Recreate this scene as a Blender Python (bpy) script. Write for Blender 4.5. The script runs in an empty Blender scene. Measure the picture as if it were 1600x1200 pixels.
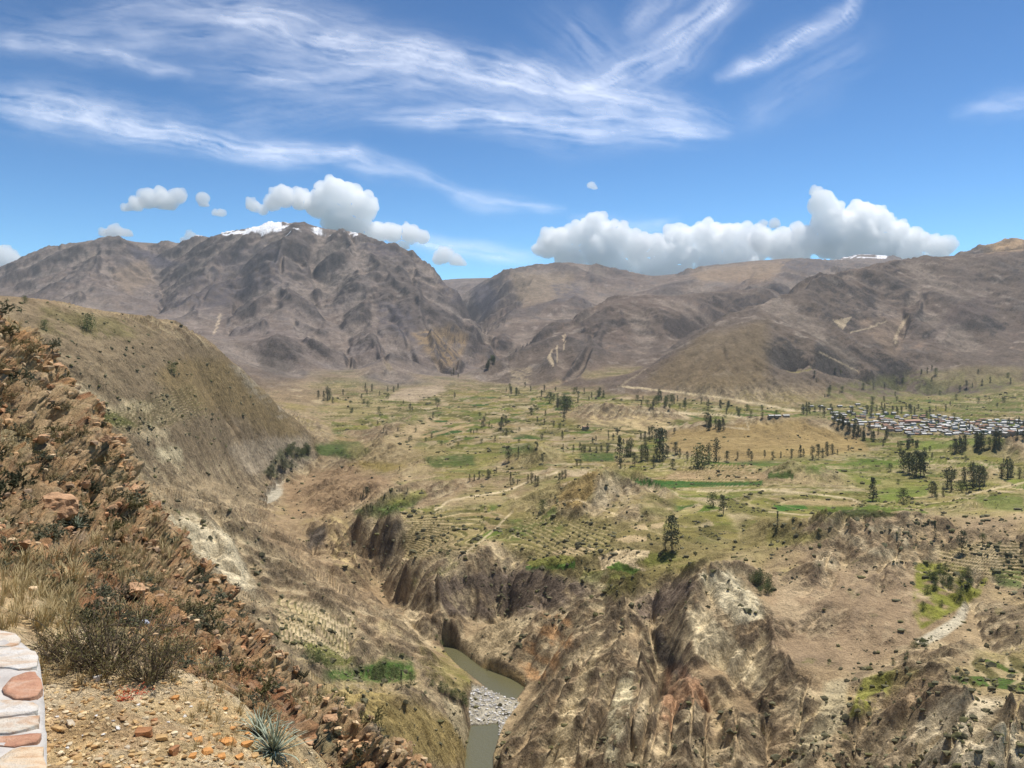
import bpy, bmesh, math, random
import numpy as np
from mathutils import Vector, Matrix
random.seed(7)
rng = np.random.default_rng(7)
S = bpy.context.scene
F = 1250.0            # focal length in photograph pixels (1600 wide)
HY = 540.0            # image row of eye level

# ------------------------------------------------------------- camera, sky, sun, exposure
cd = bpy.data.cameras.new('camera'); cam = bpy.data.objects.new('camera', cd)
S.collection.objects.link(cam); S.camera = cam
cam.location = (0, 0, 0); cam.rotation_euler = (math.radians(90), 0, 0)
cd.sensor_width = 36; cd.lens = 36 * F / 1600
cd.shift_y = -(600 - HY) / 1600
cd.clip_start = 0.2; cd.clip_end = 400000

SUN_EL, SUN_AZ = 70.0, 48.0       # elevation; azimuth to the right of the view direction
el, az = math.radians(SUN_EL), math.radians(SUN_AZ)
sdir = Vector((math.sin(az) * math.cos(el), math.cos(az) * math.cos(el), math.sin(el)))
W = bpy.data.worlds.new('World'); S.world = W; W.use_nodes = True
nt = W.node_tree; nt.nodes.clear()
sky = nt.nodes.new('ShaderNodeTexSky'); sky.sky_type = 'NISHITA'; sky.sun_disc = False
sky.sun_elevation = el; sky.sun_rotation = az
sky.altitude = 3300; sky.air_density = 1.0; sky.dust_density = 0.3; sky.ozone_density = 1.1
bg = nt.nodes.new('ShaderNodeBackground'); bg.inputs[1].default_value = 0.057
wo = nt.nodes.new('ShaderNodeOutputWorld')
gam = nt.nodes.new('ShaderNodeGamma'); gam.inputs[1].default_value = 1.58; nt.links.new(sky.outputs[0], gam.inputs[0]); tint = nt.nodes.new('ShaderNodeVectorMath'); tint.operation = 'MULTIPLY'; tint.inputs[1].default_value = (.74, .98, .93); nt.links.new(gam.outputs[0], tint.inputs[0]); nt.links.new(tint.outputs[0], bg.inputs[0]); nt.links.new(bg.outputs[0], wo.inputs[0])
ld = bpy.data.lights.new('sun', 'SUN'); ld.energy = 4.9; ld.angle = math.radians(0.5)
ld.color = (1.0, 0.955, 0.89)
sun = bpy.data.objects.new('sun', ld); S.collection.objects.link(sun)
sun.rotation_euler = sdir.to_track_quat('Z', 'Y').to_euler()
S.view_settings.view_transform = 'Standard'; S.view_settings.look = 'None'
S.view_settings.exposure = 0.11; S.view_settings.gamma = 1.0
S.view_settings.use_curve_mapping = False
S.cycles.max_bounces = 30; S.cycles.diffuse_bounces = 2; S.cycles.volume_bounces = 30
S.cycles.transparent_max_bounces = 24
S.cycles.use_denoising = True; S.cycles.denoiser = 'OPENIMAGEDENOISE'; S.cycles.denoising_input_passes = 'RGB_ALBEDO_NORMAL'; S.cycles.denoising_prefilter = 'ACCURATE'

# ------------------------------------------------------------- helpers
COL = S.collection
def pt(px, py, Y):
    return ((px - 800) / F * Y, Y, (HY - py) / F * Y)
def ss(x, a, b):
    t = np.clip((x - a) / (b - a), 0, 1); return t * t * (3 - 2 * t)
def lerp(a, b, t): return a + (b - a) * t
PERM = np.random.default_rng(11).permutation(256).astype(np.int32)
PERM = np.concatenate([PERM, PERM, PERM])
ANG = np.random.default_rng(12).random(256) * 2 * np.pi
GX, GY = np.cos(ANG).astype(np.float32), np.sin(ANG).astype(np.float32)
RND = np.random.default_rng(13).random((256, 4)).astype(np.float32)
G3 = np.random.default_rng(14).normal(size=(256, 3)); G3 /= np.linalg.norm(G3, axis=1)[:, None]; G3 = G3.astype(np.float32)
def h2(i, j, s=0): return PERM[(PERM[(i + s * 37) & 255] + j) & 255]
def perlin(x, y, s=0):
    xi = np.floor(x); yi = np.floor(y); fx = (x - xi).astype(np.float32); fy = (y - yi).astype(np.float32)
    xi = xi.astype(np.int64); yi = yi.astype(np.int64)
    u = fx * fx * fx * (fx * (fx * 6 - 15) + 10); v = fy * fy * fy * (fy * (fy * 6 - 15) + 10)
    def g(a, b):
        h = h2(xi + a, yi + b, s); return GX[h] * (fx - a) + GY[h] * (fy - b)
    a = g(0, 0); b = g(1, 0); c = g(0, 1); d = g(1, 1)
    return (lerp(lerp(a, b, u), lerp(c, d, u), v)) * 1.5
def fbm(x, y, octs=5, s=0, gain=0.5, ridged=False):
    t = 0; a = 1; n = 0
    for o in range(octs):
        p = perlin(x * 2 ** o + o * 17.3, y * 2 ** o - o * 9.1, s + o)
        if ridged: p = 1 - 2 * np.abs(p)
        t = t + a * p; n += a; a *= gain
    return t / n
def perlin3(x, y, z, s=0):
    xi = np.floor(x); yi = np.floor(y); zi = np.floor(z)
    f = [(x - xi).astype(np.float32), (y - yi).astype(np.float32), (z - zi).astype(np.float32)]
    xi = xi.astype(np.int64); yi = yi.astype(np.int64); zi = zi.astype(np.int64)
    u, v, w = [t * t * t * (t * (t * 6 - 15) + 10) for t in f]
    def g(a, b, c):
        h = PERM[(h2(xi + a, yi + b, s) + zi + c) & 255]; q = G3[h]
        return q[..., 0] * (f[0] - a) + q[..., 1] * (f[1] - b) + q[..., 2] * (f[2] - c)
    return lerp(lerp(lerp(g(0,0,0), g(1,0,0), u), lerp(g(0,1,0), g(1,1,0), u), v),
                lerp(lerp(g(0,0,1), g(1,0,1), u), lerp(g(0,1,1), g(1,1,1), u), v), w) * 1.5
def fbm3(x, y, z, octs=4, s=0, gain=0.5):
    t = 0; a = 1; n = 0
    for o in range(octs):
        k = 2 ** o; t = t + a * perlin3(x * k, y * k, z * k, s + o); n += a; a *= gain
    return t / n
def worley(x, y, s=0, jit=1.0):
    """F1, F2 and the id of the nearest cell"""
    xi = np.floor(x).astype(np.int64); yi = np.floor(y).astype(np.int64)
    f1 = np.full(x.shape, 9., np.float32); f2 = f1.copy(); idc = np.zeros(x.shape, np.int32)
    for a in (-1, 0, 1):
        for b in (-1, 0, 1):
            h = h2(xi + a, yi + b, s); r = RND[h]
            d = np.hypot(xi + a + .5 + (r[..., 0] - .5) * jit - x, yi + b + .5 + (r[..., 1] - .5) * jit - y).astype(np.float32)
            m = d < f1; f2 = np.where(m, f1, np.minimum(f2, d)); idc = np.where(m, h, idc); f1 = np.where(m, d, f1)
    return f1, f2, idc
def worley3(x, y, z, s=0):
    xi = np.floor(x).astype(np.int64); yi = np.floor(y).astype(np.int64); zi = np.floor(z).astype(np.int64)
    f1 = np.full(x.shape, 9., np.float32); f2 = f1.copy(); idc = np.zeros(x.shape, np.int32)
    for a in (-1, 0, 1):
        for b in (-1, 0, 1):
            for c in (-1, 0, 1):
                h = PERM[(h2(xi + a, yi + b, s) + zi + c) & 255]; r = RND[h]
                d = ((xi + a + r[..., 0] - x) ** 2 + (yi + b + r[..., 1] - y) ** 2 + (zi + c + r[..., 2] - z) ** 2).astype(np.float32)
                m = d < f1; f2 = np.where(m, f1, np.minimum(f2, d)); idc = np.where(m, h, idc); f1 = np.where(m, d, f1)
    return np.sqrt(f1), np.sqrt(f2), idc
def erosion(X, Y, gx, gy, wl, octs, amp, s=0, near=None):
    """gullies running down the slope: cell noise of waves across the gradient (metres)"""
    out = np.zeros_like(X, dtype=np.float32); a = 1.0
    for o in range(octs):
        w = wl / 2 ** o; x = X / w; y = Y / w
        m = np.hypot(gx, gy) + 1e-4; dx = -gy / m; dy = gx / m      # across the slope
        xi = np.floor(x).astype(np.int64); yi = np.floor(y).astype(np.int64)
        acc = 0; wt = 0; der = 0
        for i in (-1, 0, 1):
            for j in (-1, 0, 1):
                r = RND[h2(xi + i, yi + j, s + o * 3)]
                px = x - (xi + i + r[..., 0]); py = y - (yi + j + r[..., 1])
                d2 = px * px + py * py
                g = np.exp(-d2 * 2.2)
                ph = (px * dx + py * dy) * 6.0 + r[..., 2] * 6.28
                acc = acc + g * np.cos(ph); der = der - g * np.sin(ph); wt = wt + g
        e = acc / wt; de = der / wt
        ao = a * w if near is None else a * w * ss(w, near * 1.2, near * 3.5)
        out += (e * ao * amp).astype(np.float32)
        gx = gx + de * dx * a * amp * 6.0; gy = gy + de * dy * a * amp * 6.0
        a *= 0.86
    return out

def rbf_grid(pts, us, ls):
    """linear-kernel interpolation of z over (px, ln Y)"""
    P = np.array([(p[0] / F, math.log(p[1])) for p in pts]); z = np.array([p[2] for p in pts])
    key = np.round(P, 4); _, ix = np.unique(key, axis=0, return_index=True); P = P[ix]; z = z[ix]
    n = len(P)
    K = np.hypot(P[:, None, 0] - P[None, :, 0], P[:, None, 1] - P[None, :, 1])
    A = np.zeros((n + 3, n + 3)); A[:n, :n] = -K + np.eye(n) * 1e-3
    A[:n, n] = 1; A[:n, n + 1:] = P; A[n, :n] = 1; A[n + 1:, :n] = P.T
    c = np.linalg.solve(A, np.concatenate([z, [0, 0, 0]]))
    U, L = np.meshgrid(us / F, ls, indexing='ij')
    out = c[n] + c[n + 1] * U + c[n + 2] * L
    out = out.astype(np.float32); U = U.astype(np.float32); L = L.astype(np.float32)
    for k in range(n):
        out -= np.float32(c[k]) * np.sqrt((U - np.float32(P[k, 0])) ** 2 + (L - np.float32(P[k, 1])) ** 2)
    return out
def ctrl(lines, step=0.035):
    """lines of (px, py, Y) -> samples (px, Y, Z); a 4th field 'z' marks (px, z, Y)"""
    out = []
    for ln in lines:
        q = [(p[0], p[2], (HY - p[1]) / F * p[2]) if len(p) == 3 else (p[0], p[2], p[1]) for p in ln]
        for i, a in enumerate(q):
            out.append(a)
            if i + 1 < len(q):
                b = q[i + 1]; d = math.hypot((b[0] - a[0]) / F, math.log(b[1] / a[1]))
                n = int(d / step)
                for k in range(1, n):
                    t = k / n; Yk = a[1] * (b[1] / a[1]) ** t
                    # keep the projected row linear along the line
                    ra, rb = a[2] / a[1], b[2] / b[1]
                    out.append((lerp(a[0], b[0], t), Yk, lerp(ra, rb, t) * Yk if len(ln[0]) == 3 else lerp(a[2], b[2], t)))
    return out
def bilin(G, fu, fl):
    i = np.clip(np.floor(fu).astype(int), 0, G.shape[0] - 2); j = np.clip(np.floor(fl).astype(int), 0, G.shape[1] - 2)
    a = np.clip(fu - i, 0, 1).astype(np.float32); b = np.clip(fl - j, 0, 1).astype(np.float32)
    return (G[i, j] * (1 - a) * (1 - b) + G[i + 1, j] * a * (1 - b) + G[i, j + 1] * (1 - a) * b + G[i + 1, j + 1] * a * b)
def blur(A, k, ax):
    if k < 1: return A
    pad = [(0, 0)] * A.ndim; pad[ax] = (k + 1, k)
    c = np.cumsum(np.pad(A, pad, mode='edge'), axis=ax, dtype=np.float64)
    n = A.shape[ax]
    return ((np.take(c, np.arange(2 * k + 1, 2 * k + 1 + n), ax) - np.take(c, np.arange(0, n), ax)) / (2 * k + 1)).astype(np.float32)

def grid_mesh(name, X, Y, Z, attrs, mat, smooth=True):
    nu, nl = X.shape
    me = bpy.data.meshes.new(name)
    me.vertices.add(nu * nl)
    co = np.stack([X, Y, Z], -1).reshape(-1).astype(np.float32); me.vertices.foreach_set('co', co)
    idx = np.arange(nu * nl).reshape(nu, nl)
    q = np.stack([idx[:-1, :-1], idx[1:, :-1], idx[1:, 1:], idx[:-1, 1:]], -1).reshape(-1, 4)
    me.loops.add(q.size); me.loops.foreach_set('vertex_index', q.reshape(-1).astype(np.int32))
    me.polygons.add(len(q)); me.polygons.foreach_set('loop_start', np.arange(0, q.size, 4, dtype=np.int32))
    me.polygons.foreach_set('loop_total', np.full(len(q), 4, np.int32))
    me.update(calc_edges=True)
    me.polygons.foreach_set('use_smooth', np.full(len(q), smooth))
    for k, v in attrs.items():
        v = v.reshape(nu * nl, -1)
        if v.shape[1] == 1:
            a = me.attributes.new(k, 'FLOAT', 'POINT'); a.data.foreach_set('value', v.reshape(-1).astype(np.float32))
        else:
            a = me.attributes.new(k, 'FLOAT_COLOR', 'POINT')
            a.data.foreach_set('color', np.concatenate([v, np.ones((len(v), 1))], 1).reshape(-1).astype(np.float32))
    if mat: me.materials.append(mat)
    o = bpy.data.objects.new(name, me); COL.objects.link(o); return o
def tri_mesh(name, V, T, mats=(), mi=None, cols=None, smooth=False, link=True, parent=None):
    me = bpy.data.meshes.new(name); V = np.asarray(V, np.float32); T = np.asarray(T, np.int32)
    k = T.shape[1]
    me.vertices.add(len(V)); me.vertices.foreach_set('co', V.reshape(-1))
    me.loops.add(T.size); me.loops.foreach_set('vertex_index', T.reshape(-1))
    me.polygons.add(len(T)); me.polygons.foreach_set('loop_start', np.arange(0, T.size, k, dtype=np.int32))
    me.polygons.foreach_set('loop_total', np.full(len(T), k, np.int32))
    me.update(calc_edges=True)
    me.polygons.foreach_set('use_smooth', np.full(len(T), smooth))
    for m in mats: me.materials.append(m)
    if mi is not None: me.polygons.foreach_set('material_index', np.asarray(mi, np.int32))
    if cols is not None:
        a = me.attributes.new('col', 'FLOAT_COLOR', 'POINT')
        a.data.foreach_set('color', np.concatenate([cols, np.ones((len(cols), 1))], 1).reshape(-1).astype(np.float32))
    o = bpy.data.objects.new(name, me)
    if link: COL.objects.link(o)
    if parent: o.parent = parent
    return o
def tag(o, label=None, cat=None, group=None, kind=None):
    if label: o['label'] = label
    if cat: o['category'] = cat
    if group: o['group'] = group
    if kind: o['kind'] = kind
    return o
def empty(name, loc, label, cat, group=None, rz=0, sc=1):
    o = bpy.data.objects.new(name, None); COL.objects.link(o); o.location = loc; o.rotation_euler = (0, 0, rz); o.scale = (sc,) * 3
    return tag(o, label, cat, group)
def new_mat(name):
    m = bpy.data.materials.new(name); m.use_nodes = True; n = m.node_tree; n.nodes.clear()
    out = n.nodes.new('ShaderNodeOutputMaterial'); return m, n, out
def N(n, t, **kw):
    x = n.nodes.new(t)
    for k, v in kw.items():
        if isinstance(k, str) and k.startswith('i_'): x.inputs[k[2:].replace('_', ' ')].default_value = v
        else: setattr(x, k, v)
    return x
def noise(n, scale, detail=4, rough=0.6, coord=None):
    t = N(n, 'ShaderNodeTexNoise'); t.inputs['Scale'].default_value = scale; t.inputs['Detail'].default_value = detail
    t.inputs['Roughness'].default_value = rough
    if coord: n.links.new(coord, t.inputs['Vector'])
    return t
def simple_mat(name, col, rough=0.9, var=0.25, scale=2.0, bump=0.0, bscale=20, spec=0.2, attr=None, coords='Object'):
    m, n, out = new_mat(name)
    b = N(n, 'ShaderNodeBsdfPrincipled'); b.inputs['Roughness'].default_value = rough; b.inputs['Specular IOR Level'].default_value = spec
    tc = N(n, 'ShaderNodeTexCoord'); t = noise(n, scale, 5, .65, tc.outputs[coords])
    mr = N(n, 'ShaderNodeMapRange'); mr.inputs[1].default_value = .3; mr.inputs[2].default_value = .7
    mr.inputs[3].default_value = 1 - var; mr.inputs[4].default_value = 1 + var
    n.links.new(t.outputs[0], mr.inputs[0])
    mx = N(n, 'ShaderNodeVectorMath', operation='SCALE')
    if attr:
        a = N(n, 'ShaderNodeAttribute', attribute_name=attr); n.links.new(a.outputs['Color'], mx.inputs[0])
    else: mx.inputs[0].default_value = col[:3]
    n.links.new(mr.outputs[0], mx.inputs['Scale']); n.links.new(mx.outputs[0], b.inputs['Base Color'])
    if bump:
        t2 = noise(n, bscale, 5, .7, tc.outputs[coords]); bp = N(n, 'ShaderNodeBump'); bp.inputs['Distance'].default_value = bump
        n.links.new(t2.outputs[0], bp.inputs['Height']); n.links.new(bp.outputs[0], b.inputs['Normal'])
    n.links.new(b.outputs[0], out.inputs[0]); return m
# ------------------------------------------------------------- the land: control lines (px, py, metres ahead) read off the photograph
R_ = 'z'
FAR = ctrl([
 # river and its hidden reach (px, z, Y, 'z')
 [(700,-276,420,R_),(748,-272,520,R_),(765,-270,560,R_),(795,-270,620,R_),(740,-269,660,R_),(693,-268,704,R_),(650,-266,770,R_),(590,-262,850,R_),(500,-252,1090,R_),(428,-241,1300,R_),(425,-240,1370,R_),(450,-233,1460,R_),(485,-224,1550,R_),(520,-205,1750,R_),(560,-190,1950,R_)],
 [(810,-270,585,R_),(830,-270,615,R_)],
 # left bank, below the near spur
 [(380,-70,120,R_),(460,-95,200,R_),(480,1080,324)],[(620,-85,120,R_),(600,-125,210,R_),(570,1150,307),(600,1150,345)],
 [(690,-140,200,R_),(700,1205,430),(738,1180,486)],[(640,1190,392),(700,1140,500),(732,1120,548)],
 [(600,1100,440),(660,1075,540),(720,1060,630)],[(520,1075,440),(560,1055,520),(620,1050,570),(680,1035,645)],
 [(520,1010,560),(600,1000,638),(660,1010,680)],[(450,985,520),(500,965,590),(580,985,650)],
 [(400,935,600),(450,925,620),(520,940,650),(600,965,700),(650,985,722)],
 [(250,812,640),(300,800,690),(350,798,720),(400,845,790),(450,878,800),(510,905,800),(560,930,790),(620,955,750)],
 [(270,850,610),(330,880,610),(400,930,610)],
 [(450,-215,900,R_),(540,-240,860,R_)],[(400,-228,1040,R_),(480,-246,1020,R_)],
 [(230,765,800),(300,745,1000),(370,740,1230)],[(250,780,760),(330,775,960),(390,790,1120)],
 [(180,720,790),(250,700,950),(330,695,1130),(400,718,1400)],
 [(130,650,820),(200,640,940),(300,640,1125),(380,660,1350),(430,678,1500)],
 [(0,590,700),(100,600,850),(200,590,1000),(300,590,1180)],
 [(-500,430,900),(-200,455,950),(0,469,1000),(100,477,1080),(200,503,1200),(300,530,1350),(350,555,1440),(420,612,1570),(470,660,1640),(503,692,1640)],
 [(-500,0,1400,R_),(0,-10,1500,R_),(200,-50,1700,R_),(350,-110,1850,R_),(450,-165,1950,R_)],
 [(-500,-60,300,R_),(0,-90,350,R_),(200,-120,400,R_),(300,-150,450,R_)],[(-500,-40,150,R_),(0,-60,150,R_),(200,-65,150,R_)],
 [(345,690,1330),(385,712,1370),(410,730,1400)],[(440,712,1500),(465,700,1560)],
 [(0,-60,500,R_),(150,-110,560,R_)],
 # right bank of the upper reach
 [(460,760,1340),(520,745,1320),(600,760,1160)],[(440,790,1230),(480,800,1130),(530,830,1010),(560,895,880)],
 [(470,810,1120),(520,808,1010),(545,815,960)],
 [(500,700,1640),(600,700,1540),(700,700,1450),(800,700,1400),(900,700,1400)],
 [(560,800,950),(612,806,920),(680,800,940),(740,802,945)],[(600,890,880),(620,920,830)],[(560,880,905),(600,882,890)],
 [(570,815,925),(610,818,905)],
 [(640,862,810),(700,850,820),(760,830,880)],[(800,800,950),(740,850,810),(680,900,750),(625,938,800)],
 [(668,906,745),(700,900,770),(750,892,782),(790,884,780),(830,893,764),(870,905,742),(930,925,690)],
 [(668,948,728),(720,965,738),(775,962,748),(810,950,744),(860,940,726)],
 [(690,988,712),(640,975,760)],
 # orange spur
 [(850,945,700),(810,960,712),(760,985,712),(722,1003,704)],
 [(870,960,680),(880,1010,645),(838,1062,630)],[(905,985,640),(885,1020,605),(850,1080,590)],
 # central spurs
 [(960,972,622),(1000,978,618)],[(940,985,618),(900,1050,570),(850,1120,525),(800,1195,495)],
 [(775,1195,505),(800,1130,570)],
 [(985,1000,600),(950,1080,530),(920,1150,480),(900,1230,440)],[(960,1060,552),(935,1130,495),(900,1175,472)],
 [(1010,1005,590),(1005,1080,520),(985,1160,460)],[(1040,1045,545),(1030,1100,500),(1010,1200,440)],
 [(1033,1000,585),(1040,1040,560)],[(1010,985,612),(1025,995,615)],
 [(1070,1038,540),(1075,1100,485),(1060,1200,425)],[(1105,1060,520),(1130,1120,470),(1120,1200,425)],
 [(1085,1055,512),(1100,1130,470)],
 [(1110,1140,450),(1095,1205,420)],[(1170,1110,465),(1175,1200,415)],[(1200,1080,485),(1215,1140,445),(1225,1200,415)],
 [(1140,1055,530),(1170,1090,500),(1190,1100,485)],
 # pale peak
 [(1115,893,620),(1150,910,612),(1190,925,610)],[(1115,893,620),(1075,905,622),(1010,938,612),(970,965,615)],
 [(1120,960,560),(1165,1030,520),(1200,1060,500)],[(1095,910,610),(1075,960,575),(1060,1010,555)],
 [(1150,925,600),(1200,975,555),(1240,1000,540)],
 [(1000,900,680),(1060,890,680),(1110,870,690)],
 # right hillside, gully and right ridge
 [(1180,880,650),(1250,880,640),(1300,870,650)],[(1200,835,730),(1250,828,710),(1330,815,690),(1410,812,680),(1500,805,680),(1600,800,670),(1800,790,650)],
 [(1300,950,560),(1380,960,545),(1430,950,550)],[(1270,1030,505),(1330,1030,500),(1380,1010,510)],
 [(1240,1100,462),(1290,1080,472)],
 [(1600,880,600),(1540,900,590),(1500,960,540),(1440,1003,508),(1380,1050,478),(1320,1110,444),(1270,1190,410),(1220,1290,370)],
 [(1450,880,620),(1500,860,620),(1560,850,610),(1700,850,600)],
 [(1480,1035,452),(1530,1010,470),(1600,990,475),(1800,980,470)],[(1440,1060,452),(1480,1082,425),(1540,1092,410),(1600,1088,402),(1800,1080,400)],
 [(1500,1000,500),(1560,960,530),(1600,940,545)],[(1420,1090,440),(1400,1140,420),(1370,1200,395)],
 [(1500,1180,372),(1600,1170,365),(1800,1170,360)],[(1450,1130,400),(1450,1200,375)],[(1340,1150,425),(1330,1200,400)],
 [(900,-245,330,R_),(1100,-235,330,R_),(1300,-225,320,R_),(1500,-205,310,R_),(1800,-200,300,R_),(2200,-200,300,R_)],
 [(700,-120,100,R_),(1000,-130,100,R_),(1400,-130,100,R_),(2200,-130,100,R_)],
 [(800,-200,200,R_),(1200,-190,200,R_),(2200,-180,200,R_)],
 # plateau and its hills
 [(800,872,800),(850,870,785),(950,872,735),(1040,868,715)],[(800,835,865),(850,832,850),(900,830,825),(1000,830,785),(1100,820,790),(1200,825,760)],
 [(950,800,855),(1100,798,855),(1200,798,855),(1300,800,850),(1400,798,850),(1500,790,860)],
 [(850,797,930),(900,770,930),(940,748,960),(965,743,965),(990,760,940),(1010,785,890)],[(880,745,1080),(960,735,1120),(1020,760,1000)],
 [(800,735,1180),(835,706,1260),(870,730,1180)],[(800,700,1420),(835,695,1450)],
 [(1000,752,1050),(1100,750,1060),(1180,752,1050)],[(1210,758,1000),(1255,736,1060),(1310,752,1030)],[(1250,728,1180)],
 [(1380,762,1000),(1450,765,985),(1550,760,1000),(1700,755,1000)],[(1400,722,1220),(1500,720,1230),(1580,722,1200)],
 [(1560,690,1320),(1600,685,1300),(1700,670,1300)],[(1560,730,1130),(1600,745,1060)],
 [(600,705,1520),(630,680,1720),(655,655,1980)],[(620,668,1780)],[(660,690,1600),(680,665,1800)],[(640,640,2200)],
 [(480,655,2050),(560,660,1980),(700,660,1850),(800,660,1850)],
 [(905,665,1780),(950,677,1690),(1020,680,1650)],[(920,637,1940),(960,633,1950),(1000,640,1900),(1030,645,1850)],[(920,632,2150),(1030,634,2150)],
 [(1050,700,1400),(1150,712,1310),(1250,708,1330),(1340,702,1400)],[(1100,668,1600),(1180,662,1620),(1250,654,1620),(1300,664,1600),(1350,690,1480)],
 [(1130,656,1800),(1250,-178,1900,R_),(1300,-178,1800,R_)],
 [(1330,690,1510),(1450,682,1580),(1600,682,1580)],[(1250,642,2180),(1400,642,2180),(1600,648,2080),(2200,640,2100)],
 [(1250,618,2700),(1400,610,2850),(1500,612,2700)],[(1600,620,2400),(1560,600,2700)],
 [(560,630,2450),(650,612,2700),(700,612,2720),(800,622,2500),(900,612,2600)],[(520,615,2600),(600,600,2850),(690,597,2900)],
 [(750,595,2950),(820,605,2750),(950,618,2450),(1000,628,2300),(1200,645,2100)],
 [(975,604,2520),(1050,612,2420),(1130,622,2330),(1200,632,2270)],
 # gorge mouth
 [(690,590,3100),(715,577,3400),(740,560,3900),(748,540,4600),(752,520,5600),(760,500,7000)],
 # left mountain
 [(-600,440,6500),(-300,450,6500),(-100,440,6800),(0,420,7000),(60,395,7000),(100,382,7000),(180,375,7000),(240,381,7000),(290,379,6900),(340,366,6700),(370,359,6600),(430,352,6500),(457,348,6500),(500,357,6400),(560,374,6200),(620,395,5900),(680,425,5400),(720,452,5000),(741,475,4700)],
 [(741,475,4700),(744,510,4300),(728,545,3850),(712,572,3500)],
 [(457,348,6500),(440,400,5700),(432,440,5100),(425,480,4500),(460,540,3600),(490,600,2800)],
 [(500,357,6400),(540,430,5300),(570,490,4400),(600,560,3400),(610,592,2950)],
 [(620,395,5900),(640,450,5000),(660,510,4150),(690,570,3400)],
 [(380,420,5800),(370,480,4900),(380,530,3800)],[(480,430,5600),(500,500,4500),(520,560,3500)],
 [(180,375,7000),(150,430,5900),(130,480,4800)],[(240,400,6800),(245,440,6100),(250,490,4700)],[(340,366,6700),(310,430,5800),(300,500,4400)],
 [(0,420,7000),(30,460,5600)],[(60,430,6300),(70,475,5000)],
 [(-400,20,2600,R_),(0,0,2600,R_),(200,-60,2600,R_),(350,-100,2600,R_)],[(0,480,3600),(200,505,3400),(330,540,3000)],
 [(0,600,9500,R_),(450,700,9500,R_),(700,400,7000,R_)],
 # middle mountain
 [(748,470,8500),(760,435,8300),(800,422,8300),(850,413,8400),(890,409,8500),(930,414,8500),(960,422,8500),(1000,430,8600),(1045,440,8800)],
 [(890,409,8500),(850,450,7200),(800,480,6200),(770,520,5000),(735,560,4000)],[(800,422,8300),(780,460,7200),(758,500,6000)],
 [(950,420,8500),(930,460,7000),(900,480,6000)],[(850,530,4600),(880,500,5500)],
 [(700,438,12000),(730,436,12000),(760,440,12500)],[(728,150,7500,R_),(732,100,6500,R_)],[(1000,440,11500),(1040,444,11500),(1090,436,11000)],
 # hill between
 [(755,592,2950),(790,563,3150),(850,525,3500),(900,493,3750),(950,470,4000),(1000,463,4150),(1060,460,4300),(1130,454,4500),(1190,450,4800)],
 [(850,590,2850),(900,560,3100),(950,520,3500)],[(900,600,2700),(950,605,2600)],[(1000,560,3050),(1050,520,3400),(1090,480,3900)],
 [(960,590,2700),(1010,570,2900)],
 [(820,-80,3700,R_),(850,-70,4200,R_),(950,20,4900,R_),(1100,120,5600,R_)],[(800,-70,3350,R_),(870,-20,3950,R_),(920,50,4300,R_)],
 # back right ranges
 [(1045,440,9200),(1080,424,9200),(1120,414,9300),(1180,408,9300),(1240,403,9300),(1300,408,9200),(1340,415,9000),(1400,425,9000)],
 [(1120,414,9300),(1130,435,7600),(1150,452,6000)],[(1240,403,9300),(1220,425,7800),(1200,447,6200)],
 [(1290,412,12500),(1325,401,12800),(1350,397,13000),(1385,401,13000),(1430,412,12500)],
 # right hill
 [(960,604,2560),(1000,585,2650),(1040,558,2750),(1100,520,2950),(1160,485,3200),(1210,459,3400),(1260,438,3600),(1310,422,3850),(1335,419,3950),(1400,405,4200),(1450,400,4350),(1500,401,4500),(1560,396,4500),(1600,392,4500),(1800,380,4500),(2200,380,4500)],
 [(1500,399,5400),(1540,384,5600),(1575,374,5700),(1600,376,5700),(1700,370,5600)],[(1500,300,5000,R_),(1700,400,5000,R_)],
 [(1100,600,2400),(1200,605,2400),(1280,592,2550)],[(1335,419,3950),(1310,470,3450),(1280,530,2950),(1260,590,2550)],
 [(1400,440,3950),(1410,500,3350),(1395,550,2950),(1330,590,2700)],[(1450,400,4350),(1480,440,3900),(1440,490,3450),(1410,520,3300)],
 [(1600,440,3900),(1520,480,3600),(1450,530,3150)],[(1600,500,3500),(1540,530,3250),(1480,562,2950)],
 [(1400,580,2850),(1500,582,2800),(1600,575,2800),(2200,560,2800)],[(1190,560,2650),(1200,510,3000)],
 [(1100,-80,3500,R_),(1180,-20,3900,R_),(1260,80,4400,R_)],[(1100,150,6000,R_),(1300,150,6000,R_),(1500,250,6500,R_)],
 # beyond
 [(-600,300,14000,R_),(0,350,14000,R_),(600,350,15000,R_),(1200,350,16000,R_),(1700,350,16000,R_),(2200,350,16000,R_)],
 [(2200,-170,600,R_),(2200,-170,1200,R_)],[(-600,-120,200,R_)],[(1900,460,3500),(2200,440,3500)],
])
NU, NL = 760, 700
us = np.linspace(-420, 2020, NU); ls = np.linspace(math.log(95), math.log(16500), NL)
Z0 = rbf_grid(FAR, us, ls)
Z0 = blur(blur(Z0, 1, 0), 1, 1)
Lg = np.broadcast_to(ls[None, :], Z0.shape).astype(np.float32); Yg = np.exp(Lg); Xg = ((us[:, None] - 800) / F * Yg).astype(np.float32)
Zu, Zl = np.gradient(Z0, us[1] - us[0], ls[1] - ls[0])
Zx = Zu * F / Yg; Zy = (Zl - Zx * Xg) / Yg
gX0 = blur(blur(Zx, 3, 0), 3, 1); gY0 = blur(blur(Zy, 3, 0), 3, 1)
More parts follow.
